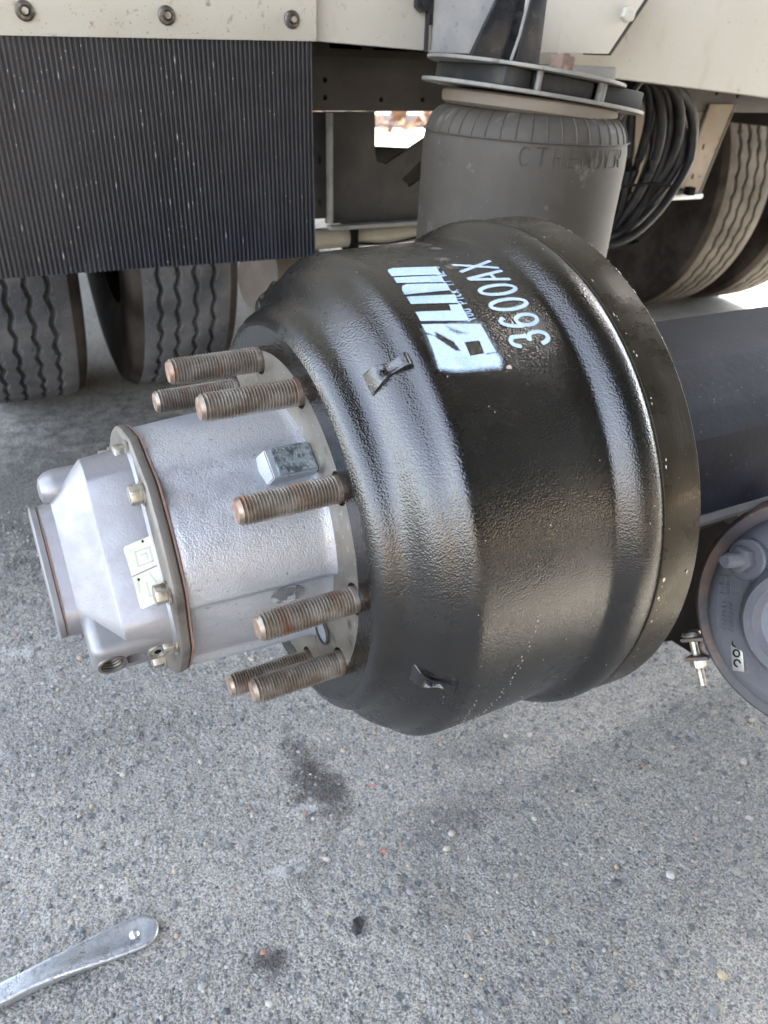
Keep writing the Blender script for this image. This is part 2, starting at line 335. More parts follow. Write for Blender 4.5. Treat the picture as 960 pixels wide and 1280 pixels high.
        dd = op('ADD', dd, op('MULTIPLY', op('SUBTRACT', sn, .5), 2.2)); s_ = op('MULTIPLY', mr(dd, 1.1, .3), k)
        stain_shade = s_ if stain_shade is None else op('MAXIMUM', stain_shade, s_)
    col = mix(stain_shade, col, mix(1., col, (.20, .19, .185), 'MULTIPLY'))
    # pale mineral spatter
    pale = None
    for (x, y, rx, ry, k) in ((-.289, .60, .05, .02, .25), (-.02, .04, .028, .012, .35), (.035, .115, .02, .01, .3)):
        dx = op('DIVIDE', op('SUBTRACT', sp.outputs[0], x), rx); dy = op('DIVIDE', op('SUBTRACT', sp.outputs[1], y), ry)
        dd = op('SQRT', op('ADD', op('MULTIPLY', dx, dx), op('MULTIPLY', dy, dy))); dd = op('ADD', dd, op('MULTIPLY', op('SUBTRACT', nz(90, 4).outputs['Fac'], .5), 5.))
        s_ = op('MULTIPLY', mr(dd, .9, .5), k); pale = s_ if pale is None else op('MAXIMUM', pale, s_)
    col = mix(pale, col, (.55, .57, .56))
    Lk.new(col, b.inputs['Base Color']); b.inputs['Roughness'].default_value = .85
    b1 = N.new('ShaderNodeBump'); b1.inputs['Strength'].default_value = .75; b1.inputs['Distance'].default_value = .0022; Lk.new(mr(v1.outputs['Distance'], .55, .1), b1.inputs['Height'])
    b2 = N.new('ShaderNodeBump'); b2.inputs['Strength'].default_value = .7; b2.inputs['Distance'].default_value = .002; Lk.new(nz(450, 3).outputs['Fac'], b2.inputs['Height']); Lk.new(b1.outputs[0], b2.inputs['Normal'])
    Lk.new(b2.outputs[0], b.inputs['Normal'])
    me.materials.append(m); o = bpy.data.objects.new('ground', me); C.objects.link(o); tag(o, 'rough grey asphalt yard with exposed aggregate, oil stains and painted-in shade under the truck', kind='structure')
ground()

def pebbles():
    t = bmesh.new(); bmesh.ops.create_icosphere(t, subdivisions=1, radius=1); t.verts.index_update()
    v0 = np.array([v.co[:] for v in t.verts]); f0 = np.array([[v.index for v in f.verts] for f in t.faces]); t.free()
    n = 14000; P_ = np.c_[rng.uniform(-.75, .95, n), rng.uniform(-.45, 1.1, n)]
    r = np.exp(rng.normal(math.log(.0024), .42, n)).clip(.001, .0068)
    ang = rng.uniform(0, 2*PI, n); sx = r; sy = r*rng.uniform(.55, 1, n); sz = r*rng.uniform(.28, .5, n)
    V = v0[None]*np.stack([sx, sy, sz], -1)[:, None]*rng.uniform(.85, 1.12, (n, len(v0), 1))
    c, s = np.cos(ang)[:, None], np.sin(ang)[:, None]; W = np.stack([V[..., 0]*c-V[..., 1]*s, V[..., 0]*s+V[..., 1]*c, V[..., 2]], -1)
    W += np.c_[P_, -.0012+rng.uniform(-.0004, .0008, n)][:, None]
    F = (f0[None]+(np.arange(n)*len(v0))[:, None, None]).reshape(-1, 3)
    me = bpy.data.meshes.new('aggregate'); me.vertices.add(W.size//3); me.vertices.foreach_set('co', W.ravel()); me.loops.add(F.size); me.loops.foreach_set('vertex_index', F.ravel())
    me.polygons.add(len(F)); me.polygons.foreach_set('loop_start', np.arange(len(F))*3); me.polygons.foreach_set('use_smooth', np.ones(len(F), bool)); me.update()
    pal = np.array([(.10, .105, .11), (.14, .145, .15), (.19, .19, .19), (.24, .235, .22), (.30, .28, .25), (.34, .28, .19), (.32, .31, .285), (.26, .17, .13), (.13, .15, .16), (.055, .06, .065)])
    ci = rng.choice(len(pal), n, p=[.13, .16, .2, .17, .12, .05, .04, .02, .07, .04]); cc = pal[ci]*rng.uniform(.85, 1.15, (n, 1))
    at = me.attributes.new('tint', 'FLOAT_COLOR', 'POINT'); at.data.foreach_set('color', np.repeat(np.c_[cc, np.ones(n)], len(v0), 0).astype(np.float32).ravel())
    m = mat('aggregate_stone', (.2, .2, .2), .75, bump=((600, .4, .0008),)); N = m.node_tree.nodes; a = N.new('ShaderNodeAttribute'); a.attribute_name = 'tint'
    m.node_tree.links.new(a.outputs['Color'], N['Principled BSDF'].inputs['Base Color']); me.materials.append(m)
    o = bpy.data.objects.new('aggregate', me); C.objects.link(o); tag(o, 'small embedded stones showing through the worn asphalt', 'gravel', kind='stuff')
pebbles()

# ================================================================== WHEEL END (drum, hub)
WL = Vector((-.0157, .0073, .5288)); WR = (0, -.0021, .0329)
# ---- brake drum
drum = thing('brake_drum', 'new black cast brake drum with blue white stencilled lettering, clamped behind the hub flange', 'brake drum', WL, WR)
def drum_prof():
    outer = [(-.0005, .1598), (.0002, .1618), (.0014, .1648), (.0034, .1680), (.0062, .1704), (.0095, .1720), (.013, .1732), (.0165, .1745), (.0195, .1762), (.0220, .1788), (.0245, .1824), (.0270, .1864), (.0295, .1900), (.0325, .1934),
             (.036, .1962), (.040, .1985), (.0435, .2004), (.0465, .2026), (.0495, .2057), (.0522, .2082), (.0565, .2097), (.060, .2102), (.066, .2104), (.074, .2107), (.09, .2110), (.12, .2113), (.15, .2114), (.167, .2115),
             (.1705, .2122), (.1735, .2142), (.1765, .2172), (.180, .2204), (.1838, .2230), (.188, .2247), (.1925, .2255), (.197, .2256), (.2005, .2250), (.2032, .2238), (.2052, .2224)]
    return outer
DP = drum_prof()
def dr_r(s): return float(np.interp(s, [p[0] for p in DP], [p[1] for p in DP]))
b = B(); b.lathe(DP + [(.2052, .19), (.15, .19), (.06, .19), (.03, .17), (.01, .14), (-.0005, .14), (-.0005, .1598)], 256, close=False)
shell = b.done('shell', M_drum, drum, fix=True, sm=50)
b = B(); b.lathe([(.2054, .1905), (.2054, .2226), (.2060, .2236), (.2075, .2242), (.225, .2254), (.2385, .2262), (.2398, .2252), (.2402, .2235), (.2402, .209), (.2054, .2085)], 256, close=False)
b.done('friction_ring', M_rim, drum)
# cast lugs bridging the shoulder, five round the drum
def lug(thd, deep):
    n, m = 34, 21; v = []; f = []
    KS = [.0235, .0255, .0280, .0310, .0350, .0385, .0420, .0450, .0475]; KR = [.1795, .1875, .1932, .1958, .1972, .1998, .2040, .2062, .2052]
    for i in range(n):
        t = i/(n-1); s = .0235+.024*t; base = dr_r(s); top = float(np.interp(s, KS, KR))+.0006
        hw = .0042+.0036*(1-t)**1.8+.0022*max(0, t-.5)
        for j in range(m):
            q = -1+2*j/(m-1); wall = min(1, (1-abs(q))/.22); wall = wall*wall*(3-2*wall)
            sc = (.0060 if deep else .0022)*max(0, 1-(q/.62)**2)*max(0, math.sin(PI*min(1, max(0, (t-.12)/.62))))
            r = base-.0012+max(0, top-base+.0012)*wall-sc
            th = R(thd)+q*hw*1.35/base - .010*math.sin(t*3)*(q); v.append((s, r*math.cos(th), r*math.sin(th)))
    for i in range(n-1):
        for j in range(m-1): f.append((i*m+j, i*m+j+1, (i+1)*m+j+1, (i+1)*m+j))
    return mesh(v, f)
for k in range(5):
    link('casting_lug', lug(123.5+72*k-(3 if k == 1 else 0), k == 1), M_drum, drum, sm=60)

# ---- stencil: paint sprayed through a mask, with soft overspray
def sd_poly(X, Y, poly):
    P_ = np.array(poly); n = len(P_); d = np.full(X.shape, 1e9); ins = np.zeros(X.shape, bool)
    for i in range(n):
        a = P_[i]; b_ = P_[(i+1) % n]; e = b_-a; t = np.clip(((X-a[0])*e[0]+(Y-a[1])*e[1])/(e@e+1e-12), 0, 1)
        d = np.minimum(d, np.hypot(X-a[0]-t*e[0], Y-a[1]-t*e[1])); c_ = (a[1] > Y) != (b_[1] > Y)
        ins ^= c_ & (X < (b_[0]-a[0])*(Y-a[1])/(b_[1]-a[1]+1e-12)+a[0])
    return np.where(ins, -d, d)
def sd_lines(X, Y, lines):
    d = np.full(X.shape, 1e9)
    for L in lines:
        for a, b_ in zip(L[:-1], L[1:]):
            a = np.array(a); b_ = np.array(b_); e = b_-a; t = np.clip(((X-a[0])*e[0]+(Y-a[1])*e[1])/(e@e+1e-12), 0, 1)
            d = np.minimum(d, np.hypot(X-a[0]-t*e[0], Y-a[1]-t*e[1]))
    return d
def stencil():
    RR = .2113; K = RR*PI/180
    ss = np.arange(.052, .160, .00055); tt = np.arange(84., 133.5, .16); Sg, Tg = np.meshgrid(ss, tt)
    X, Y = Sg, Tg*K
    cv = lambda p: [(a, b_*K) for a, b_ in p]
    ss_ = lambda d, w_: 1-np.clip((d+w_*.35)/w_, 0, 1)**1.0
    m = np.zeros(X.shape)
    for p in ([(0.0715, 100.4), (0.0732, 99.4), (0.0782, 99.0), (0.1109, 100.6), (0.1074, 103.8), (0.0709, 102.2)], [(0.0711, 102.9), (0.107, 104.3), (0.1048, 106.6), (0.0696, 104.9)],
              [(0.069, 107.4), (.0715, 106.2), (0.0755, 105.8), (0.1055, 107.2), (0.1037, 109.4), (0.0681, 108.9)], [(0.0682, 109.7), (0.1044, 111.0), (0.1022, 113.3), (0.0675, 111.8)]):
        m = np.maximum(m, ss_(sd_poly(X, Y, cv(p)), .0011))
    m = np.maximum(m, ss_(sd_poly(X, Y, cv([(0.0946, 113.6), (0.1031, 113.9), (0.1011, 118.2), (0.0663, 116.5), (0.0668, 114.2), (0.0932, 115.2)])), .0013))
    body = sd_poly(X, Y, cv([(0.0655, 117.4), (0.1084, 119.4), (0.1082, 126.1), (0.1084, 127.6), (0.1056, 128.9), (0.075, 128.2), (0.0625, 127.2), (0.0625, 125.7), (0.0649, 119.9)]))
    soft = np.clip((Tg-124.5)/4, 0, 1); c = 1-np.clip((body+.0008*(1-soft)+.003*soft)/(.0016*(1-soft)+.0085*soft), 0, 1); c = c*c*(3-2*c)
    hole = lambda p, w_: ss_(sd_poly(X, Y, cv(p)), w_)
    c *= 1-.9*hole([(0.0717, 119.7), (0.0812, 122.5), (0.0825, 124.6), (0.0793, 124.5), (0.0703, 121.0)], .0022)
    c *= 1-.75*hole([(0.064, 119.2), (0.0675, 119.9), (0.0720, 120.9), (0.0655, 120.0)], .0014)
    c *= 1-.7*hole([(0.0823, 118.7), (0.0888, 120.1), (0.0949, 121.2), (0.087, 120.9), (0.0829, 119.9)], .004)
    c *= 1-.97*hole([(0.0886, 123.0), (0.1002, 123.1), (0.0992, 126.0), (0.0879, 126.0)], .0008)
    c *= 1-.6*hole([(0.1000, 125.9), (0.1105, 126.1), (0.1105, 126.4), (0.1000, 126.4)], .0012); c *= 1-.3*hole([(0.062, 125.6), (0.088, 126.0), (0.088, 126.3), (0.062, 125.9)], .0014)
    m = np.maximum(m, c); m = np.maximum(m, .22*np.clip(1-(np.abs(body))/.006, 0, 1)*(Tg > 118))
    # part number and small line, running up round the drum
    ln = text_strokes('3600AX', 0, 0, .0122, .0320, .0164)
    ln = [[(.1555-q[1]+.0028*(q[0]/.095)+.0, 126.1*K-q[0]) for q in L] for L in ln]
    m = np.maximum(m, ss_(sd_lines(X, Y, ln)-.00150, .0010)*.9)
    ln = text_strokes('YOU PICK IT WE S', 0, 0, .0030, .0060, .0042)
    ln = [[(.1068-q[1]+.085*q[0], 118.4*K-q[0]) for q in L] for L in ln]
    m = np.maximum(m, ss_(sd_lines(X, Y, ln)-.00035, .0007)*.8)
    band = hole([(0.1035, 118.6), (0.1085, 118.9), (0.1170, 100.6), (0.1122, 100.4)], .0016)*.10; m = np.maximum(m, band)
    brown = np.zeros(X.shape)
    for s0, t0 in ((.1335, 86.5), (.1325, 90.5), (.1235, 97.6), (.1225, 101.4)): brown = np.maximum(brown, .33*np.exp(-(((X-s0)/.0055)**4+((Tg-t0)/1.2)**4)))
    ny, nx = X.shape; r = np.interp(Sg, [p[0] for p in DP], [p[1] for p in DP])+.00035; th = np.radians(Tg)
    V = np.stack([Sg, r*np.cos(th), r*np.sin(th)], -1).reshape(-1, 3); I = np.arange(nx*ny).reshape(ny, nx)
    F = np.stack([I[:-1, :-1], I[1:, :-1], I[1:, 1:], I[:-1, 1:]], -1).reshape(-1, 4)
    tot = np.maximum(m, brown).ravel(); keep = tot[F].max(1) > .01; F = F[keep]; used = np.unique(F); mp = -np.ones(len(V), int); mp[used] = np.arange(len(used)); F = mp[F]
    me = mesh(V[used], F.tolist()); 
    for nm, arr in (('spray', m), ('primer', brown)):
        a = me.attributes.new(nm, 'FLOAT', 'POINT'); a.data.foreach_set('value', arr.ravel()[used].astype(np.float32))
    mt = mat('sprayed_stencil_paint', (.42, .55, .70), .42, grain=(820, .36, .0008), spots=((450, (.55, .66, .78), .45, .7, 3), (25, (.30, .43, .58), .5, .7, 3)))
    n = mt.node_tree; N = n.nodes; Lk = n.links; b_ = N['Principled BSDF']; out = N['Material Output']
    at = N.new('ShaderNodeAttribute'); at.attribute_name = 'spray'; ap = N.new('ShaderNodeAttribute'); ap.attribute_name = 'primer'
    tn = N.new('ShaderNodeTexNoise'); tn.inputs['Scale'].default_value = 1500; tc = N.new('ShaderNodeTexCoord'); Lk.new(tc.outputs['Object'], tn.inputs['Vector'])
    def op(o, a, c_):
        t = N.new('ShaderNodeMath'); t.operation = o
        for i, q in enumerate((a, c_)):
            if hasattr(q, 'links'): Lk.new(q, t.inputs[i])
            else: t.inputs[i].default_value = q
        return t.outputs[0]
    al = op('MAXIMUM', at.outputs['Fac'], ap.outputs['Fac'])
    al2 = op('ADD', al, op('MULTIPLY', op('SUBTRACT', tn.outputs['Fac'], .5), 1.1)); al2 = op('MULTIPLY', al2, op('MINIMUM', op('MULTIPLY', al, 6.), 1.))
    mr = N.new('ShaderNodeMapRange'); Lk.new(al2, mr.inputs[0]); mr.inputs[1].default_value = .1; mr.inputs[2].default_value = .75
    mr.inputs[4].default_value = .92
    old = b_.inputs['Base Color'].links[0].from_socket; mx = N.new('ShaderNodeMix'); mx.data_type = 'RGBA'; Lk.new(op('GREATER_THAN', ap.outputs['Fac'], at.outputs['Fac']), mx.inputs[0])
    Lk.new(old, mx.inputs[6]); mx.inputs[7].default_value = (.30, .24, .19, 1); Lk.new(mx.outputs[2], b_.inputs['Base Color'])
    tr = N.new('ShaderNodeBsdfTransparent'); ms = N.new('ShaderNodeMixShader'); Lk.new(mr.outputs[0], ms.inputs[0]); Lk.new(tr.outputs[0], ms.inputs[1]); Lk.new(b_.outputs[0], ms.inputs[2]); Lk.new(ms.outputs[0], out.inputs[0])
    o = link('stencilled_lettering', me, mt, drum, sm=60); o['label'] = 'pale blue overspray stencil block letters and part number 3600AX'
stencil()
# pale scuffs, chips in the paint
b = B()
def chip(s, thd, ls, lt, h=.0004):
    r = (dr_r(s) if s < .2052 else .2262)+.0002; pts = []
    n = 7; ph = random.random()*6
    for i in range(n):
        a = 2*PI*i/n; k = .6+.5*random.random(); pts.append((s+ls*k*math.cos(a), R(thd)+lt*k*math.sin(a)/r))
    v = [((p[0], (r)*math.cos(p[1]), (r)*math.sin(p[1]))) for p in pts]+[(s, (r+h)*math.cos(R(thd)), (r+h)*math.sin(R(thd)))]
    b.add(v, [(i, (i+1) % n, n) for i in range(n)])
for (s, t_, a, c_) in ((.113, 129.6, .003, .0022), (.2075, 176, .0016, .003), (.206, 180, .0012, .0016), (.207, 186, .001, .0013), (.231, 176, .0012, .0022)): chip(s, t_, a, c_)
for i in range(26): chip(.067+random.uniform(-.001, .004)+i*.0002, 199+i*1.0+random.uniform(-.6, .6), .0004+random.random()*.0006, .0006+random.random()*.0008)
for i in range(34): chip(.083+i*.0006+random.uniform(-.002, .003), 219-i*1.25, .0003+random.random()*.0006, .0005+random.random()*.0012)
for i in range(22): chip(.2065+random.uniform(0, .002), 100+random.random()*130, .0004, .0005+random.random()*.0012)
for i in range(22): chip(.2385, 95+random.random()*40, .0004, .0005+random.random()*.0012)
for i in range(50): chip(random.uniform(.03, .2), 95+random.random()*130, .0003+random.random()*.0003, .0003+random.random()*.0004)
b.done('paint_chips', mat('bare_metal_chip', (.48, .44, .38), .4, .5), drum, sm=60)['kind'] = 'stuff'

# ---- hub
hub = thing('wheel_hub', 'silver painted wheel hub with rusty threaded studs and a bolted aluminium end cap', 'wheel hub', WL, WR)
SPH = [70.4+36*k for k in range(10)]
def cut(target, cutter):
    md = target.modifiers.new('cut', 'BOOLEAN'); md.operation = 'DIFFERENCE'; md.object = cutter; md.solver = 'EXACT'
    bpy.context.view_layer.update(); dg = bpy.context.evaluated_depsgraph_get()
    me = bpy.data.meshes.new_from_object(target.evaluated_get(dg)); target.modifiers.clear(); target.data = me; smooth(me, 35)
    bpy.data.objects.remove(cutter)
b = B(); b.lathe([(.012, .09), (.012, .1575), (.0012, .1575), (0, .1563), (0, .09)], 200, close=False)
b.lathe([(0, .09), (.012, .09)], 200, close=False)
bmesh.ops.remove_doubles(b.b, verts=b.b.verts, dist=1e-5)
fl = b.done('hub_flange', M_flange, hub)
b = B()
for p in SPH: b.lathe([(-.01, .01255), (.008, .01255)], 32, off=(0, .133*math.cos(R(p)), .133*math.sin(R(p))))
cut(fl, b.done('cutter', M_dark, hub))
b = B(); b.lathe([(-.0006, .1577), (.0003, .1577), (.0003, .1597), (-.0006, .1597)], 200, close=False)
b.done('pilot_lip', mat('pale_pilot_lip', (.22, .22, .22), .35, .8, bump=((500, .8, .002),), spots=((200, (.03, .03, .03), .48, .56, 3),)), hub)
def stud_mesh():
    b = B(); p = [(.004, .0098), (-.0035, .0104)]; x = -.004; pt = .0024
    while x > -.0705:
        f = min(1, (-.0705-x)/-.003)
        p += [(x, .0104), (x-pt*.40, .0088), (x-pt*.62, .0088)]; x -= pt
    p += [(-.0715, .0100), (-.0732, .0088), (-.0744, .0078)]
    b.lathe(p, 40, close=False); n = 40
    v = [( -.0744, .0078*math.cos(2*PI*i/n), .0078*math.sin(2*PI*i/n)) for i in range(n)]+[(-.0750, .003*math.cos(2*PI*i/n), .003*math.sin(2*PI*i/n)) for i in range(n)]+[(-.0749, 0, 0)]
    nf = len(b.b.faces)
    b.add(v, [(i, (i+1) % n, n+(i+1) % n, n+i) for i in range(n)]+[(n+i, n+(i+1) % n, 2*n) for i in range(n)], 1)
    bmesh.ops.recalc_face_normals(b.b, faces=b.b.faces); me = bpy.data.meshes.new('wheel_stud'); b.b.to_mesh(me); b.b.free()
    me.materials.append(M_stud); me.materials.append(M_studend); return me
sm_ = stud_mesh()
for p in SPH:
    o = link('wheel_stud', sm_, None, hub, (0, .133*math.cos(R(p)), .133*math.sin(R(p))), (random.random()*6, 0, 0), sm=None if sm_.users > 1 else 25)
# barrel: facets with a stepped recess and a soft valley
def barrel_r(th, s):
    d = math.degrees(th) % 360; k = 1.
    g = lambda c_, w_: math.exp(-(((d-c_+180) % 360-180)/w_)**2)
    k -= .040*g(124.5, 6)
    rec = max(.5*(math.tanh((d-177.5)/1.2)-math.tanh((d-228)/1.2)), .5*(math.tanh((d-290)/1.2)-math.tanh((d-345)/1.2)), .5*(math.tanh((d-20)/1.2)-math.tanh((d-68)/1.2)))
    fade = min(1, max(0, (s+.1095)/.004)); k -= .075*rec*fade
    k += .010*g(151, 18)*(1 if s > -.108 else .5)
    return k
pr = []
for s in np.linspace(-.1095, .0, 40):
    pr.append((float(s), .0962+.0062*max(0, (s+.1095)/.1095)**.8+.0020*math.exp(-((s)/.004)**2)))
b = B(); b.lathe(pr, 288, close=False, rf=barrel_r); b.done('hub_barrel', M_alu, hub, sm=40)
# stamped boss
def cylbox(s0, s1, t0, t1, r0, r1, taper_s=0., taper_t=0., n=8):
    v = []; f = []
    for (r, ds, dt) in ((r0, 0, 0), (r1, taper_s, taper_t)):
        for s in (s0+ds, s1-0*ds):
            for i in range(n+1):
                th = R(t0+dt+(t1-t0-2*dt)*i/n); 
                rr = r if r == r0 else r/ max(.985, math.cos((th-R((t0+t1)/2))))
                v.append((s, rr*math.cos(th), rr*math.sin(th)))
    m = n+1
    for i in range(n):
        f += [(2*m+i, 2*m+i+1, 3*m+i+1, 3*m+i), (i, i+1, 2*m+i+1, 2*m+i), (m+i, 3*m+i, 3*m+i+1, m+i+1)]
    f += [(0, 2*m, 3*m, m), (n, m+n, 3*m+n, 2*m+n)]
    return v, f
b = B(); v, f = cylbox(-.041, -.0003, 118.0, 133.5, .094, .1085, .006, 1.6); b.add(v, f)
bmesh.ops.recalc_face_normals(b.b, faces=b.b.faces); bmesh.ops.bevel(b.b, geom=[e for e in b.b.edges if e.calc_face_angle(0) > .4], offset=.0008, segments=2, affect='EDGES')
boss = b.done('stamped_boss', M_alu, hub)
b = B(); v, f = cylbox(-.0305, -.002, 119.8, 131.4, .108, .1100, .0004, .1); b.add(v, f); pt = b.done('stamped_patch', M_stamp, boss)
b = B()
for row, (txt, t0) in enumerate((('60 3DH1', 122.6), ('A3 0 R1 6', 126.2), ('KX 9 N', 129.6))):
    for L in text_strokes(txt.replace('1', 'I').replace('9', '6'), -.0285, 0, .0021, .0032, .0031):
        b.tube([(q[0], (.1106)*math.cos(R(t0)-q[1]/.11), (.1106)*math.sin(R(t0)-q[1]/.11)) for q in L], .00028, 4)
b.done('stamped_characters', mat('stamp_shadow', (.10, .12, .13), .4, .6), boss)
# round port and machined crescent on the barrel
b = B(); c0 = (.0, .1015*math.cos(R(221)), .1015*math.sin(R(221)))
b.lathe([(-.001, .0125), (-.003, .0122), (-.003, .0108), (.0005, .0106)], 40, off=c0, close=False); b.done('port_ring', M_frame, hub)
b = B(); b.lathe([(-.0012, .0001), (-.0015, .0104)], 40, off=c0, close=False); b.done('port_disc', M_alu, hub)
b = B(); n = 28; v = []
def on_b(s, thd, lift=.0006):
    r = .0962+.0062*max(0, (s+.1095)/.1095)**.8; r *= barrel_r(R(thd), s); r += lift; return (s, r*math.cos(R(thd)), r*math.sin(R(thd)))
ctr = []
for i in range(n):
    a = 2*PI*i/n; q = 1+.0*math.sin(a); ctr.append(on_b(-.036+.014*math.cos(a), 184.5+5.2*math.sin(a), .0007))
b.b.free()
b = B(); v = [on_b(-.036+.0135*math.cos(2*PI*i/n), 184.5+4.9*math.sin(2*PI*i/n), .0005) for i in range(n)]+[on_b(-.036, 184.5, .0002)]
b.add(v, [(i, (i+1) % n, n) for i in range(n)]); b.done('machined_pocket', mat('pocket_metal', (.25, .26, .27), .25, .9, spots=((80, (.6, .62, .64), .5, .55, 3),), bump=((90, .5, .003),)), hub, sm=60)

# ---- end cap: bolted flange, squarish housing, port block, cover plate
CB = [96, 122, 167, 196, 252, 285, 310, 338, 5, 30]
def ear(th, a=0):
    d = math.degrees(th) % 360; return 1+.028*sum(math.exp(-(((d-c_+180) % 360-180)/7)**2) for c_ in CB)
b = B(); b.lathe([(-.1103, .0982), (-.1118, .0982)], 220, close=True, rf=ear); b.done('cap_gasket', M_gasket, hub)
b = B(); b.lathe([(-.1124, .080), (-.1124, .0975), (-.1135, .0988), (-.1160, .0994), (-.1190, .0990), (-.1208, .0972), (-.1215, .0945), (-.1215, .06)], 220, close=True, rf=ear)
capf = b.done('cap_flange', M_capring, hub)
hb_ = bpy.data.meshes.new('cap_bolt'); t = hexa(.0076, -.0315+.0215, -.0005); t.to_mesh(hb_); t.free()
me_b = None
for i, c_ in enumerate(CB):
    b = B()
    if me_b is None:
        b.lathe([(-.1212, .0089), (-.1228, .0089), (-.1229, .006)], 28); b.merge(hexa(.0074, -.1310, -.1229)); b.lathe([(-.1311, .0050), (-.1314, .0042)], 20)
        o = b.done('cap_bolt', M_bolt, capf, (0, .0915*math.cos(R(c_)), .0915*math.sin(R(c_)))); me_b = o.data
    else: o = link('cap_bolt', me_b, None, capf, (0, .0915*math.cos(R(c_)), .0915*math.sin(R(c_))), (random.random(), 0, 0), sm=None)
def rsq(half, rc, n=10, rot=145.):
    """rounded square section, first face normal at rot degrees"""
    pts = []
    for q in range(4):
        cx = (half-rc)*(1 if q in (0, 3) else -1); cy = (half-rc)*(1 if q in (0, 1) else -1)
        for i in range(n+1):
            a = R(q*90+90*i/n); pts.append((cx+rc*math.cos(a), cy+rc*math.sin(a)))
    r0 = R(rot); return [(x*math.cos(r0)-y*math.sin(r0), x*math.sin(r0)+y*math.cos(r0)) for x, y in pts]
def loft(secs, off=(0, 0)):
    v = []; f = []; n = None
    for s, pts in secs:
        n = len(pts); v += [(s, p[0]+off[0], p[1]+off[1]) for p in pts]
    for j in range(len(secs)-1):
        for i in range(n): f.append((j*n+i, j*n+(i+1) % n, (j+1)*n+(i+1) % n, (j+1)*n+i))
    f.append(tuple(range(n))[::-1]); f.append(tuple(range((len(secs)-1)*n, len(secs)*n))); return v, f
b = B(); v, f = loft([(-.1205, rsq(.079, .034)), (-.1235, rsq(.0762, .030)), (-.154, rsq(.0725, .026)), (-.1548, rsq(.0720, .026)), (-.1556, rsq(.0712, .025)), (-.1765, rsq(.0510, .020)), (-.1785, rsq(.0490, .020)), (-.1870, rsq(.0478, .020))]); b.add(v, f)
capb = b.done('cap_housing', M_cap, hub, sm=28)
b = B(); v, f = loft([(-.1868, rsq(.0483, .022)), (-.1880, rsq(.0483, .022))]); b.add(v, f); b.done('cover_gasket', M_gasket, capb)
b = B(); v, f = loft([(-.1882, rsq(.0480, .021)), (-.1888, rsq(.0486, .021)), (-.1925, rsq(.0486, .021)), (-.1932, rsq(.0478, .021))]); b.add(v, f); b.done('cover_plate', M_cap, capb)
# port block with threaded hole and plug
PB = rotx(R(110)) @ Matrix.Translation((0, .005, 0))      # local +z looks out at 202 degrees
b = B(); b.box((-.1780, -.016, .052), (-.1212, .018, .0935), .0085, mt=PB, seg=5); pb = b.done('port_block', M_cap, capb)
b = B()
b.lathe([(.080, .0078), (.094, .0078)], 32, ax='z', off=(-.1655, 0, 0), mt=PB); b.lathe([(.088, .0045), (.0945, .0045)], 28, ax='z', off=(-.1345, 0, 0), mt=PB)
b.box((-.1555, -.0055, .0850), (-.1425, .0065, .097), .002, mt=PB)
cut(pb, b.done('cutter', M_dark, capb))
b = B()
b.lathe([(.0805, .0077)]+[(.0815+.0011*i, .0077 if i % 2 else .0070) for i in range(11)], 32, ax='z', off=(-.1655, 0, 0), mt=PB, close=False)
b.done('threaded_port', mat('port_thread', (.13, .11, .09), .4, .7), capb)
b = B(); b.lathe([(.0925, .0102), (.0942, .0100), (.0942, .0082), (.0930, .0080)], 36, ax='z', off=(-.1655, 0, 0), mt=PB, close=False); b.done('port_lip', M_capring, capb)
b = B(); b.lathe([(.0925, .0078), (.0948, .0075), (.0948, .0058), (.0928, .0056)], 36, ax='z', off=(-.1345, 0, 0), mt=PB, close=False); b.lathe([(.0890, .0056), (.0935, .0050), (.0938, .0042)], 24, ax='z', off=(-.1345, 0, 0), mt=PB, close=True)
pl = b.done('port_plug', M_bolt, capb)
b = B(); t = hexa(.0028, .0928, .0940, .0001); bmesh.ops.transform(t, matrix=PB @ Matrix.Translation((-.1345, 0, 0)) @ Matrix.Rotation(-PI/2, 4, 'Y'), verts=t.verts); b.merge(t); 
b.done('hex_socket', M_dark, capb)
# pale round fitting behind the housing
b = B(); b.lathe([(-.150, .014), (-.172, .014), (-.178, .0125), (-.1825, .009), (-.184, .004)], 40, off=(0, .066*math.cos(R(84)), .066*math.sin(R(84))))
b.done('round_boss', M_cap, capb)
# stickers on the flat face (normal 145 deg, distance ~.0745)
FN = Vector((0, math.cos(R(145)), math.sin(R(145)))); FT = Vector((0, -math.sin(R(145)), math.cos(R(145))))
def face_pt(s, t_, h=.0004):
    hh = .0762+( .0725-.0762)*((-.1235-s)/.0305); return Vector((s, 0, 0))+FN*(hh+h)+FT*t_
def sticker(out, h0, h1):
    out = [(p[0]+.006, p[1]) for p in out]
    a = [face_pt(*p, h0) for p in out]; c_ = [face_pt(*p, h1) for p in out]; n = len(out); b = B()
    b.add(a+c_, [tuple(range(n))[::-1], tuple(range(n, 2*n))]+[(i, (i+1) % n, n+(i+1) % n, n+i) for i in range(n)]); return b
st1 = sticker([(-.1465, -.0035), (-.1478, -.0020), (-.1468, .0175), (-.1255, .0135), (-.1256, -.0052), (-.1275, -.0068)], .0003, .0008).done('upper_label', M_label, capb, sm=None)
st2 = sticker([(-.1467, .0185), (-.1465, .0400), (-.1450, .0415), (-.1250, .0375), (-.1254, .0145)], .0003, .0008).done('lower_label', M_label, capb, sm=None)
b = B()
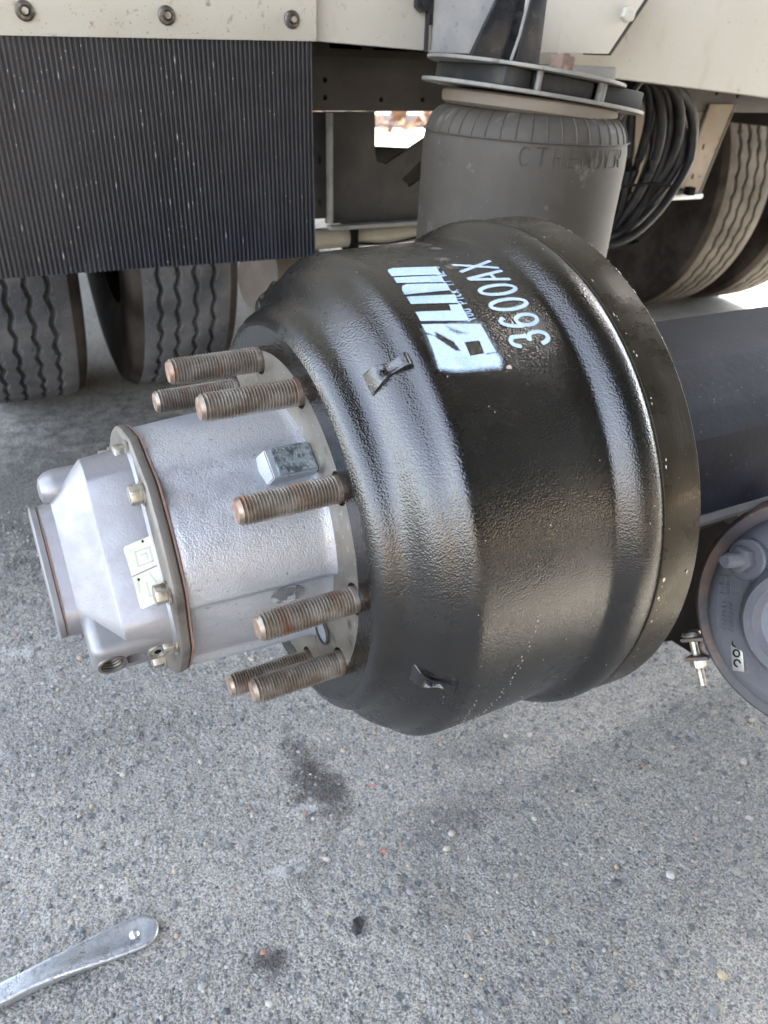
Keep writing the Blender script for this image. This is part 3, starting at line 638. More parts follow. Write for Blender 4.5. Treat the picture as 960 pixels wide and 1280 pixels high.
for L in ([(-.141, .002), (-.131, .001), (-.131, .011), (-.141, .012), (-.141, .002)], [(-.138, .005), (-.134, .0045), (-.134, .009)], [(-.1385, .024), (-.1385, .034), (-.132, .033)], [(-.144, .020), (-.144, .030)], [(-.128, .020), (-.128, .034)], [(-.135, .019), (-.132, .026)]):
    for p, q in zip(L[:-1], L[1:]):
        p, q = Vector((*p, 0)), Vector((*q, 0)); d_ = (q-p).normalized(); nn = Vector((-d_.y, d_.x, 0))*.0006
        b.add([face_pt(x_.x+.006, x_.y, .00085) for x_ in (p-nn-d_*.0004, q-nn+d_*.0004, q+nn+d_*.0004, p+nn-d_*.0004)], [(0, 1, 2, 3)])
b.done('label_print', M_labelprint, capb, sm=None)
for (s_, t_) in ((-.1430, .0210), (-.1345, -.004)):
    b = B(); b.add([face_pt(s_+.006+.0008*math.cos(k), t_+.0011*math.sin(k), .0010) for k in np.linspace(0, 2*PI, 9)[:-1]], [tuple(range(8))])
    b.done('label_hole', M_dark, capb, sm=None)

# ================================================================== AXLE, BRAKE CHAMBER
ax = thing('axle_beam', 'big smooth navy black axle beam running inboard from the brake drum', 'axle', (0, 0, .53))
b = B()
sec = [(-.092, .0), (-.088, .045), (-.070, .066), (-.03, .100), (.05, .11), (.09, .08), (.10, .0), (.08, -.05), (.02, -.066), (-.06, -.064), (-.086, -.045)]
sec = [q for i in range(len(sec)) for q in ((sec[i][0]*.88+sec[i-1][0]*.12, sec[i][1]*.88+sec[i-1][1]*.12), (sec[i][0]*.97+(sec[i-1][0]+sec[(i+1) % len(sec)][0])*.015, sec[i][1]*.97+(sec[i-1][1]+sec[(i+1) % len(sec)][1])*.015), (sec[i][0]*.88+sec[(i+1) % len(sec)][0]*.12, sec[i][1]*.88+sec[(i+1) % len(sec)][1]*.12))]
b.plate(sec, .235, 1.15, ax='x', bev=.0); b.done('beam', M_axle, ax, sm=24)
b = B(); b.lathe([(.215, .065), (2.25, .065)], 40, off=(0, .03, 0)); b.done('axle_tube', M_axle, ax)
b = B(); b.lathe([(.2325, .06), (.2325, .205), (.236, .205), (.240, .10), (.240, .06)], 80); b.done('dust_shield', M_under, ax)
b = B(); b.tube(spline([(.24, -.066, -.070), (.33, -.076, -.056), (.42, -.080, -.052), (.56, -.078, -.050), (.9, -.075, -.050)], 6), .009, 8); b.done('lower_lip', M_axletop, ax)
b = B(); b.tube(spline([(.24, -.02, -.155), (.40, -.025, -.12), (.62, -.02, -.10)], 6), .006, 8); b.done('brake_rod', M_under, ax)
b = B(); b.plate([(.24, .46), (.24, .20), (.50, .165), (.585, .145), (.64, .10), (.72, .075), (.85, .08), (.95, .13), (.95, .46)], .05, .075, .004)
for v in b.b.verts: v.co -= Vector((0, 0, .53))
b.done('void_shade_sheet', mat('void_shade_black', (.004, .0035, .0035), .8, spots=((20, (.009, .008, .007), .5, .7, 4),), spec=.08), ax)  # black sheet painting in the deep shade behind the brake chamber
rf = thing('hose_fitting', 'small red hose fitting on a tan bracket behind the brake chamber', 'fitting', (.55, -.02, .415))
b = B(); b.box((-.025, -.01, -.012), (.02, .01, .014), .003); b.done('bracket', M_tan, rf)
b = B(); b.lathe([(-.02, .008), (.03, .008)], 16, off=(.008, -.004, .024)); b.done('red_collar', M_red, rf)

ch = thing('brake_chamber', 'cast aluminium brake chamber with rusty clamp band at the right edge', 'brake chamber')
cc = Vector((.438, -.180, .432)); camv = (Vector((-.199, -.526, .872))-cc).normalized()
axd = (camv*.80+Vector((-.72, -.06, -.06))).normalized()
ch.location = cc + Vector((.044, -.004, -.032)); ch.scale = (1.28,)*3; ch.rotation_euler = axd.to_track_quat('X', 'Z').to_euler()
b = B(); b.lathe([(-.09, .060), (-.060, .074), (-.018, .079), (-.004, .084), (.004, .0850), (.014, .0842), (.023, .0815), (.029, .076), (.0315, .070), (.036, .052), (.0385, .049), (.046, .0465), (.050, .043), (.051, .036), (.046, .031), (.044, .018), (.050, .014), (.052, .008), (.050, .0)], 90, close=False); b.done('housing', M_chamber, ch)
b = B(); b.lathe([(-.012, .079), (-.012, .0925), (-.007, .0970), (.0, .0985), (.008, .0975), (.013, .0935), (.015, .080)], 100, close=False); b.done('clamp_band', M_clamp, ch)

# ================================================================== LEVER ON THE GROUND
lev = thing('pry_lever', 'silver forged tyre lever end lying on the asphalt at the lower left corner', 'lever', (-.19, .035, 0))
def lever():
    p0 = Vector((-.179, .036)); p1 = Vector((-.61, -.008)); dirv = (p1-p0).normalized(); nrm = Vector((-dirv.y, dirv.x))
    n, m = 90, 25; v = []; L = (p1-p0).length
    for i in range(n):
        t = (i/(n-1))**1.6; x = t*L
        end = math.sqrt(max(0, 1-max(0, 1-x/.020)**2)) if x < .020 else 1
        k = min(1, max(0, (x-.016)/.13)); k = k*k*(3-2*k); wd = (.0205*(1-k)+.0118*k)*end; hh = (.0045*(1-k)+.0085*k)
        c_ = p0+dirv*x+nrm*(-.006*math.sin(min(1, x/.3)*PI))
        for j in range(m):
            a = 2*PI*j/m; ca, sa = math.cos(a), math.sin(a); e = .62
            u = abs(ca)**e*(1 if ca > 0 else -1)*wd; z = abs(sa)**e*(1 if sa > 0 else -1)*hh*(end**.5)
            if sa > 0:
                q = u/(wd+1e-6); z -= .0024*math.exp(-(q/.55)**4)*math.exp(-((x-.035)/.05)**2)*end + .0008*math.exp(-((q+.35)/.2)**2)*k
            v.append((*(c_+nrm*u), z+hh+.0005))
    f = [(i*m+j, i*m+(j+1) % m, (i+1)*m+(j+1) % m, (i+1)*m+j) for i in range(n-1) for j in range(m)]; f += [tuple(range(m)), tuple(range((n-1)*m, n*m))[::-1]]
    v = [(a-lev.location.x, b_-lev.location.y, c_) for a, b_, c_ in v]
    b = B(); b.add(v, f); b.done('bar', M_tool, lev, sm=60)
    b = B(); c_ = p0+dirv*.0265; c_ = (c_.x-lev.location.x, c_.y-lev.location.y, .0068); b.lathe([(-.001, .0062), (.0012, .0056), (.0030, .0040), (.0040, .0022), (.0043, .0008)], 24, ax='z', off=c_); b.done('nub', M_tool, lev, sm=60)
lever()
def lump(name, label, cat, x, y, r, m, sq=.5, seed=1):
    t = bmesh.new(); bmesh.ops.create_icosphere(t, subdivisions=3, radius=1); rr = random.Random(seed); o_ = Vector((rr.random()*9, rr.random()*9, 0))
    for v in t.verts: k = .75+.6*noise.noise(v.co*1.6+o_); v.co = Vector((v.co.x*k*r, v.co.y*k*r*.62, v.co.z*k*r*sq))
    me = bpy.data.meshes.new(name); t.to_mesh(me); t.free(); o = link(name, me, m, None, (x, y, r*sq*.5), (0, 0, rr.random()*3), sm=60); tag(o, label, cat)
lump('rubber_crumb', 'black rubber crumb on the asphalt below the hub', 'debris', .028, -.062, .0125, M_crumb, .45, 3)
lump('plastic_chip', 'tiny orange red chip lying on the asphalt near centre bottom', 'debris', .099, .012, .0032, M_orange, .5, 5)
lump('plastic_chip', 'tiny faint red chip on the asphalt under the drum', 'debris', .130, .110, .0028, M_orange, .5, 8)
lump('pebble', 'tan pebble beside the grease spot near the lower left', 'pebble', -.080, -.045, .0042, mat('terracotta', (.34, .17, .12), .8), .6, 11)

# ================================================================== TRUCK BODY PANELS (behind drum)
body = thing('truck', 'white painted truck body with tyres beneath, filling the background behind the drum', 'truck', (0, .6, .87))
def wp(bb, name, m, lab=None, sm=35, parent=body):
    for v in bb.b.verts: v.co -= Vector((0, .6, .87))
    o = bb.done(name, m, parent, sm=sm)
    if lab: o['label'] = lab
    return o
b = B(); b.plate([(-.75, .878), (.2, .882), (.436, .8735), (.4365, 1.3), (-.75, 1.3)], .6025, .62, .0015); wp(b, 'side_panel', M_white)
b = B(); b.box((.437, .6005, .872), (.62, .612, 1.3), .001); wp(b, 'side_panel', M_zinc, 'bare galvanised panel')
b = B(); b.plate([(.58, .871), (.671, .853), (1.154, .821), (2.55, .70), (2.55, 1.3), (.58, 1.3)], .6045, .64, .002); wp(b, 'side_panel', M_white)
b = B(); b.box((-.75, .66, .95), (2.55, 8.2, 3.5), .01); wp(b, 'cargo_box', M_white)
b = B(); b.box((-.75, .625, .905), (2.55, 8.2, .945), .004); wp(b, 'floor_underside', M_under)
for yy in np.arange(.9, 8, .35):
    b = B(); b.box((-.7, float(yy), .86), (2.5, float(yy)+.05, .904), .004); wp(b, 'crossmember', M_under)
b = B(); b.box((.4245, .594, .872), (.4275, .604, .96), .001); b.box((.4285, .596, .905), (.4345, .604, .96), .001); wp(b, 'door_seal', M_blackpaint)
b = B(); b.lathe([(.588, .0125), (.598, .0125)], 6, ax='y', off=(.414, 0, .931)); b.lathe([(.584, .006), (.59, .006)], 16, ax='y', off=(.414, 0, .931)); wp(b, 'hinge_bolt', M_blackpaint)
# bolted white plate right of the gusset
PY = .53
b = B(); b.plate([(.545, .876), (.703, .8785), (.778, .98), (.545, .98)], PY, PY+.008, .0008); wp(b, 'bolted_plate', M_white)
b = B(); b.plate([(.704, .8765), (.7085, .8765), (.786, .98), (.7795, .98)], PY+.0005, PY+.062, 0); wp(b, 'plate_edge', M_blackpaint)
b = B(); t = hexa(.0115, 0, .009, .001); bmesh.ops.transform(t, matrix=Matrix.Translation((.7245, PY, .930)) @ Matrix.Rotation(-PI/2, 4, 'Z') @ Matrix.Rotation(.3, 4, 'X'), verts=t.verts); b.merge(t); wp(b, 'plate_bolt', M_white)
# dirt bridge of dust and cobweb on the shelf
# flap strip with three bolts
flap = thing('mud_flap', 'black ribbed rubber mud flap hanging from a bolted cream steel strip', 'mud flap', (0, .6, .88))
b = B(); b.plate([(-.62, .864), (.2525, .8795), (.2545, .985), (-.62, .985)], .586, .5895, .0008)
for v in b.b.verts: v.co -= Vector((0, .6, .88))
b.done('clamp_strip', M_strip, flap)
for (x, z) in ((-.265, .894), (-.103, .8975), (.057, .9000), (.2185, .9025)):
    b = B(); b.lathe([(.5865, .0105), (.5835, .0105), (.5815, .0085), (.5812, .0056), (.5822, .0052), (.5792, .0046), (.5775, .0040)], 28, ax='y', off=(x, 0, z), close=True)
    for v in b.b.verts: v.co -= Vector((0, .6, .88))
    o = b.done('strip_bolt', mat('dark_bolt', (.09, .08, .07), .4, .7, spots=((150, (.2, .17, .14), .5, .65, 3),)), flap)
    b = B(); b.lathe([(.5785, .0036), (.5758, .0034)], 16, ax='y', off=(x, 0, z), close=True)
    for v in b.b.verts: v.co -= Vector((0, .6, .88))
    b.done('bolt_tip', M_bolt, o)
def flapmesh():
    x0, x1 = -.60, .2485; pitch = .0061; n = int((x1-x0)/pitch); xs = []; dd = []
    for i in range(n):
        for u, d in ((0, 0), (.42, 0), (.52, 1), (.82, 1), (.92, 0)): xs.append(x0+(i+u)*pitch); dd.append(d)
    zs = np.linspace(0, 1, 24); v = []
    for k in zs:
        for x, d in zip(xs, dd):
            top = .872+.008*(x+.6)/.85; bot = .6035-.0015*math.sin((x)*9)+.0006*math.sin(x*900)
            z = top+(bot-top)*k; y = .5925-.0034*d+.004*math.sin(x*6+1)*k*k - .0075*k*k
            v.append((x+ (x-.25)*-.0*k, y-.6, z-.88))
    m = len(xs); f = [(i*m+j, (i+1)*m+j, (i+1)*m+j+1, i*m+j+1) for i in range(len(zs)-1) for j in range(m-1)]
    nv = len(v); v += [(a, b_+.006, c_) for a, b_, c_ in v]
    f2 = [tuple(q+nv for q in reversed(g)) for g in f]; e = []
    for j in range(m-1): e += [(j, j+1, nv+j+1, nv+j), ((len(zs)-1)*m+j+1, (len(zs)-1)*m+j, nv+(len(zs)-1)*m+j, nv+(len(zs)-1)*m+j+1)]
    for i in range(len(zs)-1): e += [(i*m, nv+i*m, nv+(i+1)*m, (i+1)*m), ((i+1)*m+m-1, nv+(i+1)*m+m-1, nv+i*m+m-1, i*m+m-1)]
    return mesh(v, f+f2+e)
fm = flapmesh(); fm.materials.append(M_flap); fm.materials.append(mat('rib_crest_highlight', (.052, .052, .056), .45, spots=((30, (.03, .03, .033), .45, .7, 5), (5, (.035, .036, .048), .5, .8, 3))))  # lighter crest faces put the rib highlights into the colour
yl = np.empty(len(fm.vertices)*3); fm.vertices.foreach_get('co', yl)
for p in fm.polygons:
    if abs(p.normal.y) > .9 and p.normal.y < 0 and len(set(p.vertices)) == 4:
        j = p.index % (5*int((.2485+.60)/.0061)-1)
        if p.index < 23*(5*int((.2485+.60)/.0061)-1) and j % 5 == 2: p.material_index = 1
o = link('ribbed_sheet', fm, None, flap, sm=20)
# pale scuffs on the flap
b = B(); rr = random.Random(4)
for i in range(110):
    if i < 70: cx = rr.gauss(-.10, .028) if i % 2 else rr.gauss(.055, .03); cz = rr.uniform(.61, .86)
    else: cx = rr.uniform(-.19, .24); cz = rr.uniform(.61, .87)
    k = (.872-cz)/.27; h = rr.uniform(.0007, .0020) if rr.random() < .9 else .005; wd = rr.uniform(.0003, .0008)
    px = -.60+round((cx+.60)/.0061-.64)*.0061+.64*.0061
    y = .5925-.0034+.004*math.sin(px*6+1)*k*k-.0075*k*k-.00035-.6; z = cz-.88
    b.add([(px-wd, y, z), (px, y, z-h), (px+wd, y, z), (px, y, z+h)], [(0, 1, 2, 3)])
o = b.done('scuff_marks', mat('pale_scuff', (.34, .34, .33), .8), flap, sm=None); o['kind'] = 'stuff'

# ================================================================== AIR SPRING
TL = R(5.0)
air = thing('air_spring', 'dusty grey rubber air spring bellows between plates, behind the drum', 'air spring', (.496, .43, .828), (0, TL*.35, 0))
BR = .139
pf = [(-.50, .115), (-.45, .128), (-.30, .1375), (-.14, BR-.001), (-.085, BR), (-.062, BR-.0005), (-.055, BR-.0015), (-.040, BR-.005), (-.030, BR-.010), (-.022, BR-.018), (-.018, BR-.028), (-.017, BR-.036), (-.017, .09)]
b = B(); b.lathe(pf, 160, ax='z'); bel = b.done('bellows', M_bag, air, sm=60)
rm = None
for i in range(44):
    a = 2*PI*i/44
    if rm is None:
        b = B(); b.tube([(r_+.0002, 0, z_) for z_, r_ in [(-.047, BR-.003)]+pf[7:12]], .0011, 6); o = b.done('moulded_rib', M_bag, bel, (0, 0, 0), (0, 0, a)); rm = o.data
    else: link('moulded_rib', rm, None, bel, (0, 0, 0), (0, 0, a), sm=None)
b = B(); b.tube([((BR+.0001)*math.cos(2*PI*i/120), (BR+.0001)*math.sin(2*PI*i/120), -.0475) for i in range(120)], .0010, 6, closed=True); b.done('moulded_line', M_bag, bel)
b = B(); b.tube([(.1376*math.cos(2*PI*i/120), .1376*math.sin(2*PI*i/120), -.27+.012*math.cos(2*PI*i/120)) for i in range(120)], .0009, 6, closed=True); b.done('moulded_line', M_bag, bel)
b = B()
for L in text_strokes('CTHENDER', 0, 0, .0140, .021, .0205):
    b.tube([((BR+.0003)*math.cos(R(232)+q[0]/BR), (BR+.0003)*math.sin(R(232)+q[0]/BR), -.0735+q[1]) for q in L], .0007, 5)
b.done('embossed_lettering', M_bag, bel)
b = B(); b.lathe([(-.024, .09), (-.023, .110), (-.019, .1165), (-.012, .118), (-.007, .117), (-.0045, .113), (-.004, .09)], 90, ax='z'); o = b.done('bead_ring', M_bead, air, rot=(0, TL*.75, 0))
def ell(rx, ry, n=64, cx=0, cy=0): return [(cx+rx*math.cos(2*PI*i/n), cy+ry*math.sin(2*PI*i/n)) for i in range(n)]
b = B(); b.plate(ell(.160, .125, cx=.006), -.0035, .0010, .0008, ax='z'); b.done('lower_plate', M_plate, air, rot=(0, TL, 0))
b = B(); b.plate(ell(.134, .125, cx=-.014), .0225, .0266, .0008, ax='z'); b.done('upper_plate', M_plate, air, rot=(0, TL, 0))
b = B(); b.box((-.105, -.085, .0012), (-.065, .08, .0223), .003); b.box((-.060, -.092, .0012), (.028, .08, .0223), .004); b.box((.046, -.085, .0012), (.118, .08, .0223), .003)
b.done('spacer_block', mat('dusty_spacer', (.018, .018, .019), .6, spots=((20, (.05, .047, .04), .5, .7, 5),)), air, rot=(0, TL, 0))
b = B(); b.lathe([(.0013, .006), (.0222, .006)], 16, ax='z', off=(.036, -.096, 0)); b.done('spacer_bolt', M_plate, air, rot=(0, TL, 0)); b = B(); b.lathe([(.0013, .004), (.0222, .004)], 16, ax='z', off=(-.062, -.096, 0)); b.done('spacer_bolt', M_plate, air, rot=(0, TL, 0))
b = B(); t = hexa(.0165, .0268, .0420, .0015); bmesh.ops.transform(t, matrix=Matrix.Rotation(-PI/2, 4, 'Y') @ Matrix.Rotation(.35, 4, 'X'), verts=t.verts)
bmesh.ops.transform(t, matrix=Matrix.Translation((-.035, -.098, 0)), verts=t.verts); b.merge(t)
for i in range(2): pass
b.lathe([(.0415, .0085), (.044, .0080)], 16, ax='z', off=(-.035, -.098, 0)); b.done('rusty_nut', M_rust, air, rot=(0, TL, 0))
# black gusset standing on the upper plate
gs = thing('gusset_bracket', 'glossy black triangular gusset standing on the air spring plate', 'bracket', (.47, .50, .87))
def gp(bb, name, m):
    for v in bb.b.verts: v.co -= Vector((.47, .50, .87))
    return bb.done(name, m, gs)
b = B(); b.plate([(.427, .859), (.508, .8505), (.512, .95), (.475, .95)], .486, .494, .001); gp(b, 'web', M_blackpaint)
b = B(); b.plate([(.4915, .852), (.5335, .849), (.535, .96), (.5145, .96)], .470, .478, .001); gp(b, 'stiffener', M_blackpaint)
b = B(); b.tube([(.490, .4755, .866), (.500, .4755, .895), (.5135, .4755, .96)], .0022, 6); gp(b, 'highlight_line', M_edge)  # thin pale tube painting a highlight down the black gusset
# shelf of dust beside the nut
b = B(); b.box((.588, .50, .838), (.70, .603, .862), .004)
sh = thing('dusty_ledge', 'dusty grey ledge with cobwebs beside the rusty nut', 'ledge', (.64, .55, .85))
for v in b.b.verts: v.co -= Vector((.64, .55, .85))
b.done('ledge', M_plate, sh)

# ================================================================== FRAME STRUCTURE BEHIND
fr = thing('frame_bracket', 'dark grey steel frame plate with bolt holes and a cut out window', 'frame bracket', (.4, .95, .77))
def fp(bb, name, m):
    for v in bb.b.verts: v.co -= Vector((.4, .95, .77))
    return bb.done(name, m, fr)
b = B(); b.plate([(.30, .7735), (2.0, .772), (2.0, .868), (.30, .872)], .945, .957, .001); cb_ = fp(b, 'crossbeam', M_frame); b = B(); b.plate([(.31, .78), (1.95, .78), (1.95, .862), (.31, .865)], .978, .984); fp(b, 'hole_shade_plate', M_under)  # dark plate added behind the crossbeam holes so they look shaded
b = B()
for (x, z) in ((.414, .823), (.414, .795), (.528, .792), (.617, .793), (1.395, .812), (1.465, .807), (1.485, .812)): b.lathe([(.93, .0045), (.97, .0045)], 16, ax='y', off=(x, 0, z))
for v in b.b.verts: v.co -= Vector((.4, .95, .77))
cut(cb_, b.done('cutter', M_dark, fr))
b = B(); b.plate([(.418, .772), (.519, .772), (.521, .700), (.527, .684), (.545, .680), (.66, .742), (.70, .772), (.95, .772), (.95, .545), (.418, .575)], .95, .96, .0008); lp = fp(b, 'web_plate', M_frame)
b = B(); b.plate([(.582, .652), (.60, .636), (.66, .670), (.66, .700), (.63, .69)], .94, .97); 
for v in b.b.verts: v.co -= Vector((.4, .95, .77))
cut(lp, b.done('cutter', M_dark, fr))
b = B(); b.plate([(.36, .7715), (.4165, .7715), (.4165, .585), (.3935, .585), (.36, .60)], .948, .958, .0008); vp_ = fp(b, 'end_plate', M_frame)
b = B()
for (x, z) in ((.4035, .691), (.4035, .615)): b.plate(ell(.0035, .008, 14, x, z), .94, .97)
for v in b.b.verts: v.co -= Vector((.4, .95, .77))
cut(vp_, b.done('cutter', M_dark, fr))
b = B(); b.plate([(.37, .765), (.416, .765), (.416, .60), (.37, .61)], .975, .985); fp(b, 'hole_shade_plate', M_under)  # another dark plate added so the end plate slots look shaded
b = B(); b.box((.4168, .925, .578), (.4215, .9495, .7713), .001); b.box((.4168, .925, .566), (.95, .949, .5735), .001); fp(b, 'folded_lip', M_edge)
b = B(); b.plate([(.78, .79), (.84, .79), (1.0, .66), (.95, .64)], .90, .91); fp(b, 'diagonal_strut', M_tan)
b = B(); b.box((.4, .90, .868), (.47, .94, .885), .004); b.box((.485, .90, .870), (.60, .93, .8795), .002); fp(b, 'top_clip', M_tan)
hb = thing('hanger_bracket', 'tan dusty hanger plate with folded flanges in front of the right tyres', 'bracket', (1.4, .95, .7))
def hp(bb, name, m):
    for v in bb.b.verts: v.co -= Vector((1.4, .95, .7))
    return bb.done(name, m, hb)
b = B(); b.plate([(1.16, .79), (1.375, .79), (1.335, .605), (1.20, .605)], .948, .955, .0006); hp(b, 'plate', M_tan)
b = B(); b.plate([(1.3765, .79), (1.455, .79), (1.405, .598), (1.3365, .605)], .940, .947, .0006); fl_ = hp(b, 'flange', M_tan)
b = B()
for (x, z) in ((1.385, .70), (1.372, .635)): b.plate(ell(.004, .007, 14, x, z), .93, .97)
for v in b.b.verts: v.co -= Vector((1.4, .95, .7))
cut(fl_, b.done('cutter', M_dark, hb))
b = B(); b.tube([(1.3765, .938, .79), (1.336, .938, .605)], .0028, 6); b.tube([(1.456, .936, .79), (1.406, .936, .598)], .0022, 6); hp(b, 'bright_fold', M_edge)
b = B(); b.box((1.17, .91, .588), (1.39, .955, .600), .003); hp(b, 'foot', M_zinc)

# pipes under the frame plate
pp = thing('cream_air_pipe', 'pair of cream painted pipes below the grey frame plate', 'pipe', (.5, 1.1, .51))
def pq(bb, name, m):
    for v in bb.b.verts: v.co -= Vector((.5, 1.1, .51))
    return bb.done(name, m, pp)
b = B(); b.tube(spline([(.36, 1.12, .500), (.47, 1.11, .512), (.60, 1.10, .514), (.90, 1.10, .520)], 6), .022, 16); pq(b, 'pipe', M_cream)
b = B(); b.tube(spline([(.46, 1.08, .462), (.56, 1.08, .470), (.75, 1.08, .480)], 6), .010, 12); pq(b, 'pipe', M_cream)
b = B(); b.box((.53, 1.07, .48), (.545, 1.135, .56), .003); b.tube(spline([(.54, 1.075, .505), (.62, 1.07, .500), (.72, 1.075, .512)], 5), .003, 6); pq(b, 'pipe_clip', M_dark)
can = thing('brake_can', 'brown dusty cylinder hanging in the shade right of the rear tyres', 'brake chamber', (.40, 1.12, .43))
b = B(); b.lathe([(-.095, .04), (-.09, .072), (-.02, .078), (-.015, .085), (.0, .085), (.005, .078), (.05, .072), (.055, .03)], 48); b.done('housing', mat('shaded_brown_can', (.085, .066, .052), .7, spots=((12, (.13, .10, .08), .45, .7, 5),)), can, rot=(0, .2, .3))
b = B(); b.box((-.02, -.02, .06), (.03, .02, .16), .004); b.done('hanger', M_under, can)

# coiled hoses
hc = thing('hose_coil', 'coil of black air hoses hanging beside the air spring', 'hose', (.97, .76, .70))
for i in range(12):
    u = i/11; pts = []
    rx_ = .030+.135*u; rz = .150+.006*math.sin(i*2.1)
    for k in range(40):
        a = 2*PI*k/40; sq = 1+.10*math.sin(2*a+.5)
        x = .008+rx_*math.cos(a)*sq*(1 if math.cos(a) > 0 else .5) - .045*max(0, -math.sin(a))*u; z = rz*math.sin(a)*1.0
        y = .02*math.sin(i*1.7)+.012*math.sin(a*2+i*1.3)+.03*(1-u)-.01
        pts.append((x, y, z))
    b = B(); b.tube(pts, .0098+.001*math.sin(i*3), 12, closed=True); b.done('hose_loop', M_hose, hc)
b = B(); b.tube(spline([(-.02, -.035, -.045), (.07, -.036, -.040), (.15, -.030, -.055), (.185, -.02, -.060)], 6), .0028, 6); b.box((.172, -.035, -.068), (.190, -.018, -.052), .002); b.done('tie_wrap', M_dark, hc)

# ================================================================== TYRES
def tyre_mesh(seed=0, R0=.5, W=.272, TW=.198):
    NA = 420; gro = [-.066, -.024, .020, .062] if True else []
    xs = list(np.linspace(-TW/2, TW/2, 76)); v = []; half = W/2
    side = [(half*.93, -.018), (half*.985, -.045), (half*1.0, -.095), (half*.985, -.135), (half*.93, -.175), (half*.86, -.205), (half*.80, -.222), (half*.74, -.232)]
    prof = [(-x, d) for x, d in side[::-1]] + [(-TW/2-.006, -.005)] + [(x, None) for x in xs] + [(TW/2+.006, -.005)] + side
    n = len(prof); V = np.zeros((NA, n, 3)); mi = []
    for i in range(NA):
        ph = 2*PI*i/NA; zz = math.asin(math.sin(ph*46))/(PI/2)
        for j, (x, d) in enumerate(prof):
            if d is None:
                dep = -.004*(abs(x)/(TW/2))**4
                for g, gx in enumerate(gro):
                    q = abs(x-gx-zz*.0046*(1 if g % 2 else -1)); dep -= .013*max(0, min(1, (.0056-q)/.0018))
                sipe = abs(((ph*110/(2*PI)) % 1)-.5) > .44
                if sipe and min(abs(x-g) for g in gro) < .011: dep -= .003
                d = dep
            r = R0+d; V[i, j] = (x, r*math.cos(ph), r*math.sin(ph))
    f = []; mt = []
    for i in range(NA):
        i2 = (i+1) % NA
        for j in range(n-1): f.append((i*n+j, i2*n+j, i2*n+j+1, i*n+j+1)); mt.append(1 if (j < 8 or j > n-10) else 0)
    me = mesh(V.reshape(-1, 3), f); me.materials.append(M_rubber); me.materials.append(M_sidewall); me.polygons.foreach_set('material_index', mt); smooth(me, 30); return me
TM = tyre_mesh(); TM2 = TM.copy(); TM2.materials[0] = M_rubber_warm
b = B(); b.lathe([(-.105, .268), (-.11, .285), (-.100, .282), (-.085, .262), (.085, .262), (.100, .282), (.11, .285), (.105, .268), (.03, .255), (.02, .14), (.02, .0001)], 64, close=False)
rimo = b.done('x', M_under, None); RM = rimo.data; bpy.data.objects.remove(rimo)
def tyre(x, y, label, me, rz=0.):
    t = bpy.data.objects.new('wheel', None); C.objects.link(t); t.parent = body; t.location = (x, y-.6, .498-.87); t['label'] = label; link('tyre_casing', me, None, t, (0, 0, 0), (random.random()*6, 0, 0), sm=None); link('rim', RM, None, t, (0, 0, 0), sm=None)
tyre(-.155, 1.80, 'leftmost grey truck tyre, seen tread on below the mud flap', TM)
tyre(.215, 1.80, 'truck tyre with a pale worn shoulder, second from left under the mud flap', TM)
tyre(2.16, 1.92, 'nearer of the two dusty tyres tinted tan for warm light at the right edge, behind the hanger plate', TM2)
tyre(2.53, 1.92, 'farther dusty tyre tinted tan for warm light at the right edge, partly hidden by its neighbour', TM2)
b = B(); b.plate([(.50, .62), (.64, .60), (.90, .60), (.90, .665), (.50, .685)], 1.24, 1.30, .002); wp(b, 'lower_crossmember', M_under)
fo = Vector((1.1, 1.26, -.372))
b = B(); b.lathe([(-.9, .065), (.95, .065)], 32); b.done('axle_tube', M_under, body, fo)
for x in (.12, 1.95):
    b = B(); b.box((x-.04-1.1, -.86, .22), (x+.04-1.1, 3.2, .40), .006); b.done('chassis_rail', M_under, body, fo)

cnp = B(); cnp.box((-1.5, -5.2, 4.3), (9, .62, 4.42), .01); cnp.box((-1.5, .63, 4.3), (3.4, 4.5, 4.42), .01)  # unseen roof added overhead to shade the bay and darken drum reflections
for k in range(9): cnp.box((-1.45+k*1.2, -5.15, 4.12), (-1.33+k*1.2, .6, 4.299), .004)
o = cnp.done('added_canopy_roof', mat('added_canopy_dark', (.10, .095, .09), .7)); tag(o, 'unseen dark canopy roof added above the wheel to shape shade and reflections', 'canopy')
ptk = thing('added_dark_trailer', 'unseen dark sided trailer added to darken the drum reflections', 'trailer', (3, -3.6, 0))  # unseen trailer added to darken what the drum reflects
b = B(); b.box((-3.5, -1.2, .95), (5, 1.2, 4.0), .02); b.done('box', mat('added_trailer_green', (.03, .035, .032), .6), ptk)
for x in (-1.9, 3.4, 4.5):
    for y in (-.95, .95): link('wheel', TM, None, ptk, (x, y, .498), (0, 0, PI/2), sm=None)
rw = B(); rw.box((-16, -12.3, -.02), (20, -12, 3.4), .01); o = rw.done('added_bounce_wall', mat('added_wall_tan', (.42, .34, .24), .9, spots=((3, (.34, .27, .19), .4, .7, 5),))); tag(o, 'unseen tan wall added behind the camera for warm bounce light', 'wall')  # unseen wall added to throw warm light back at the drum
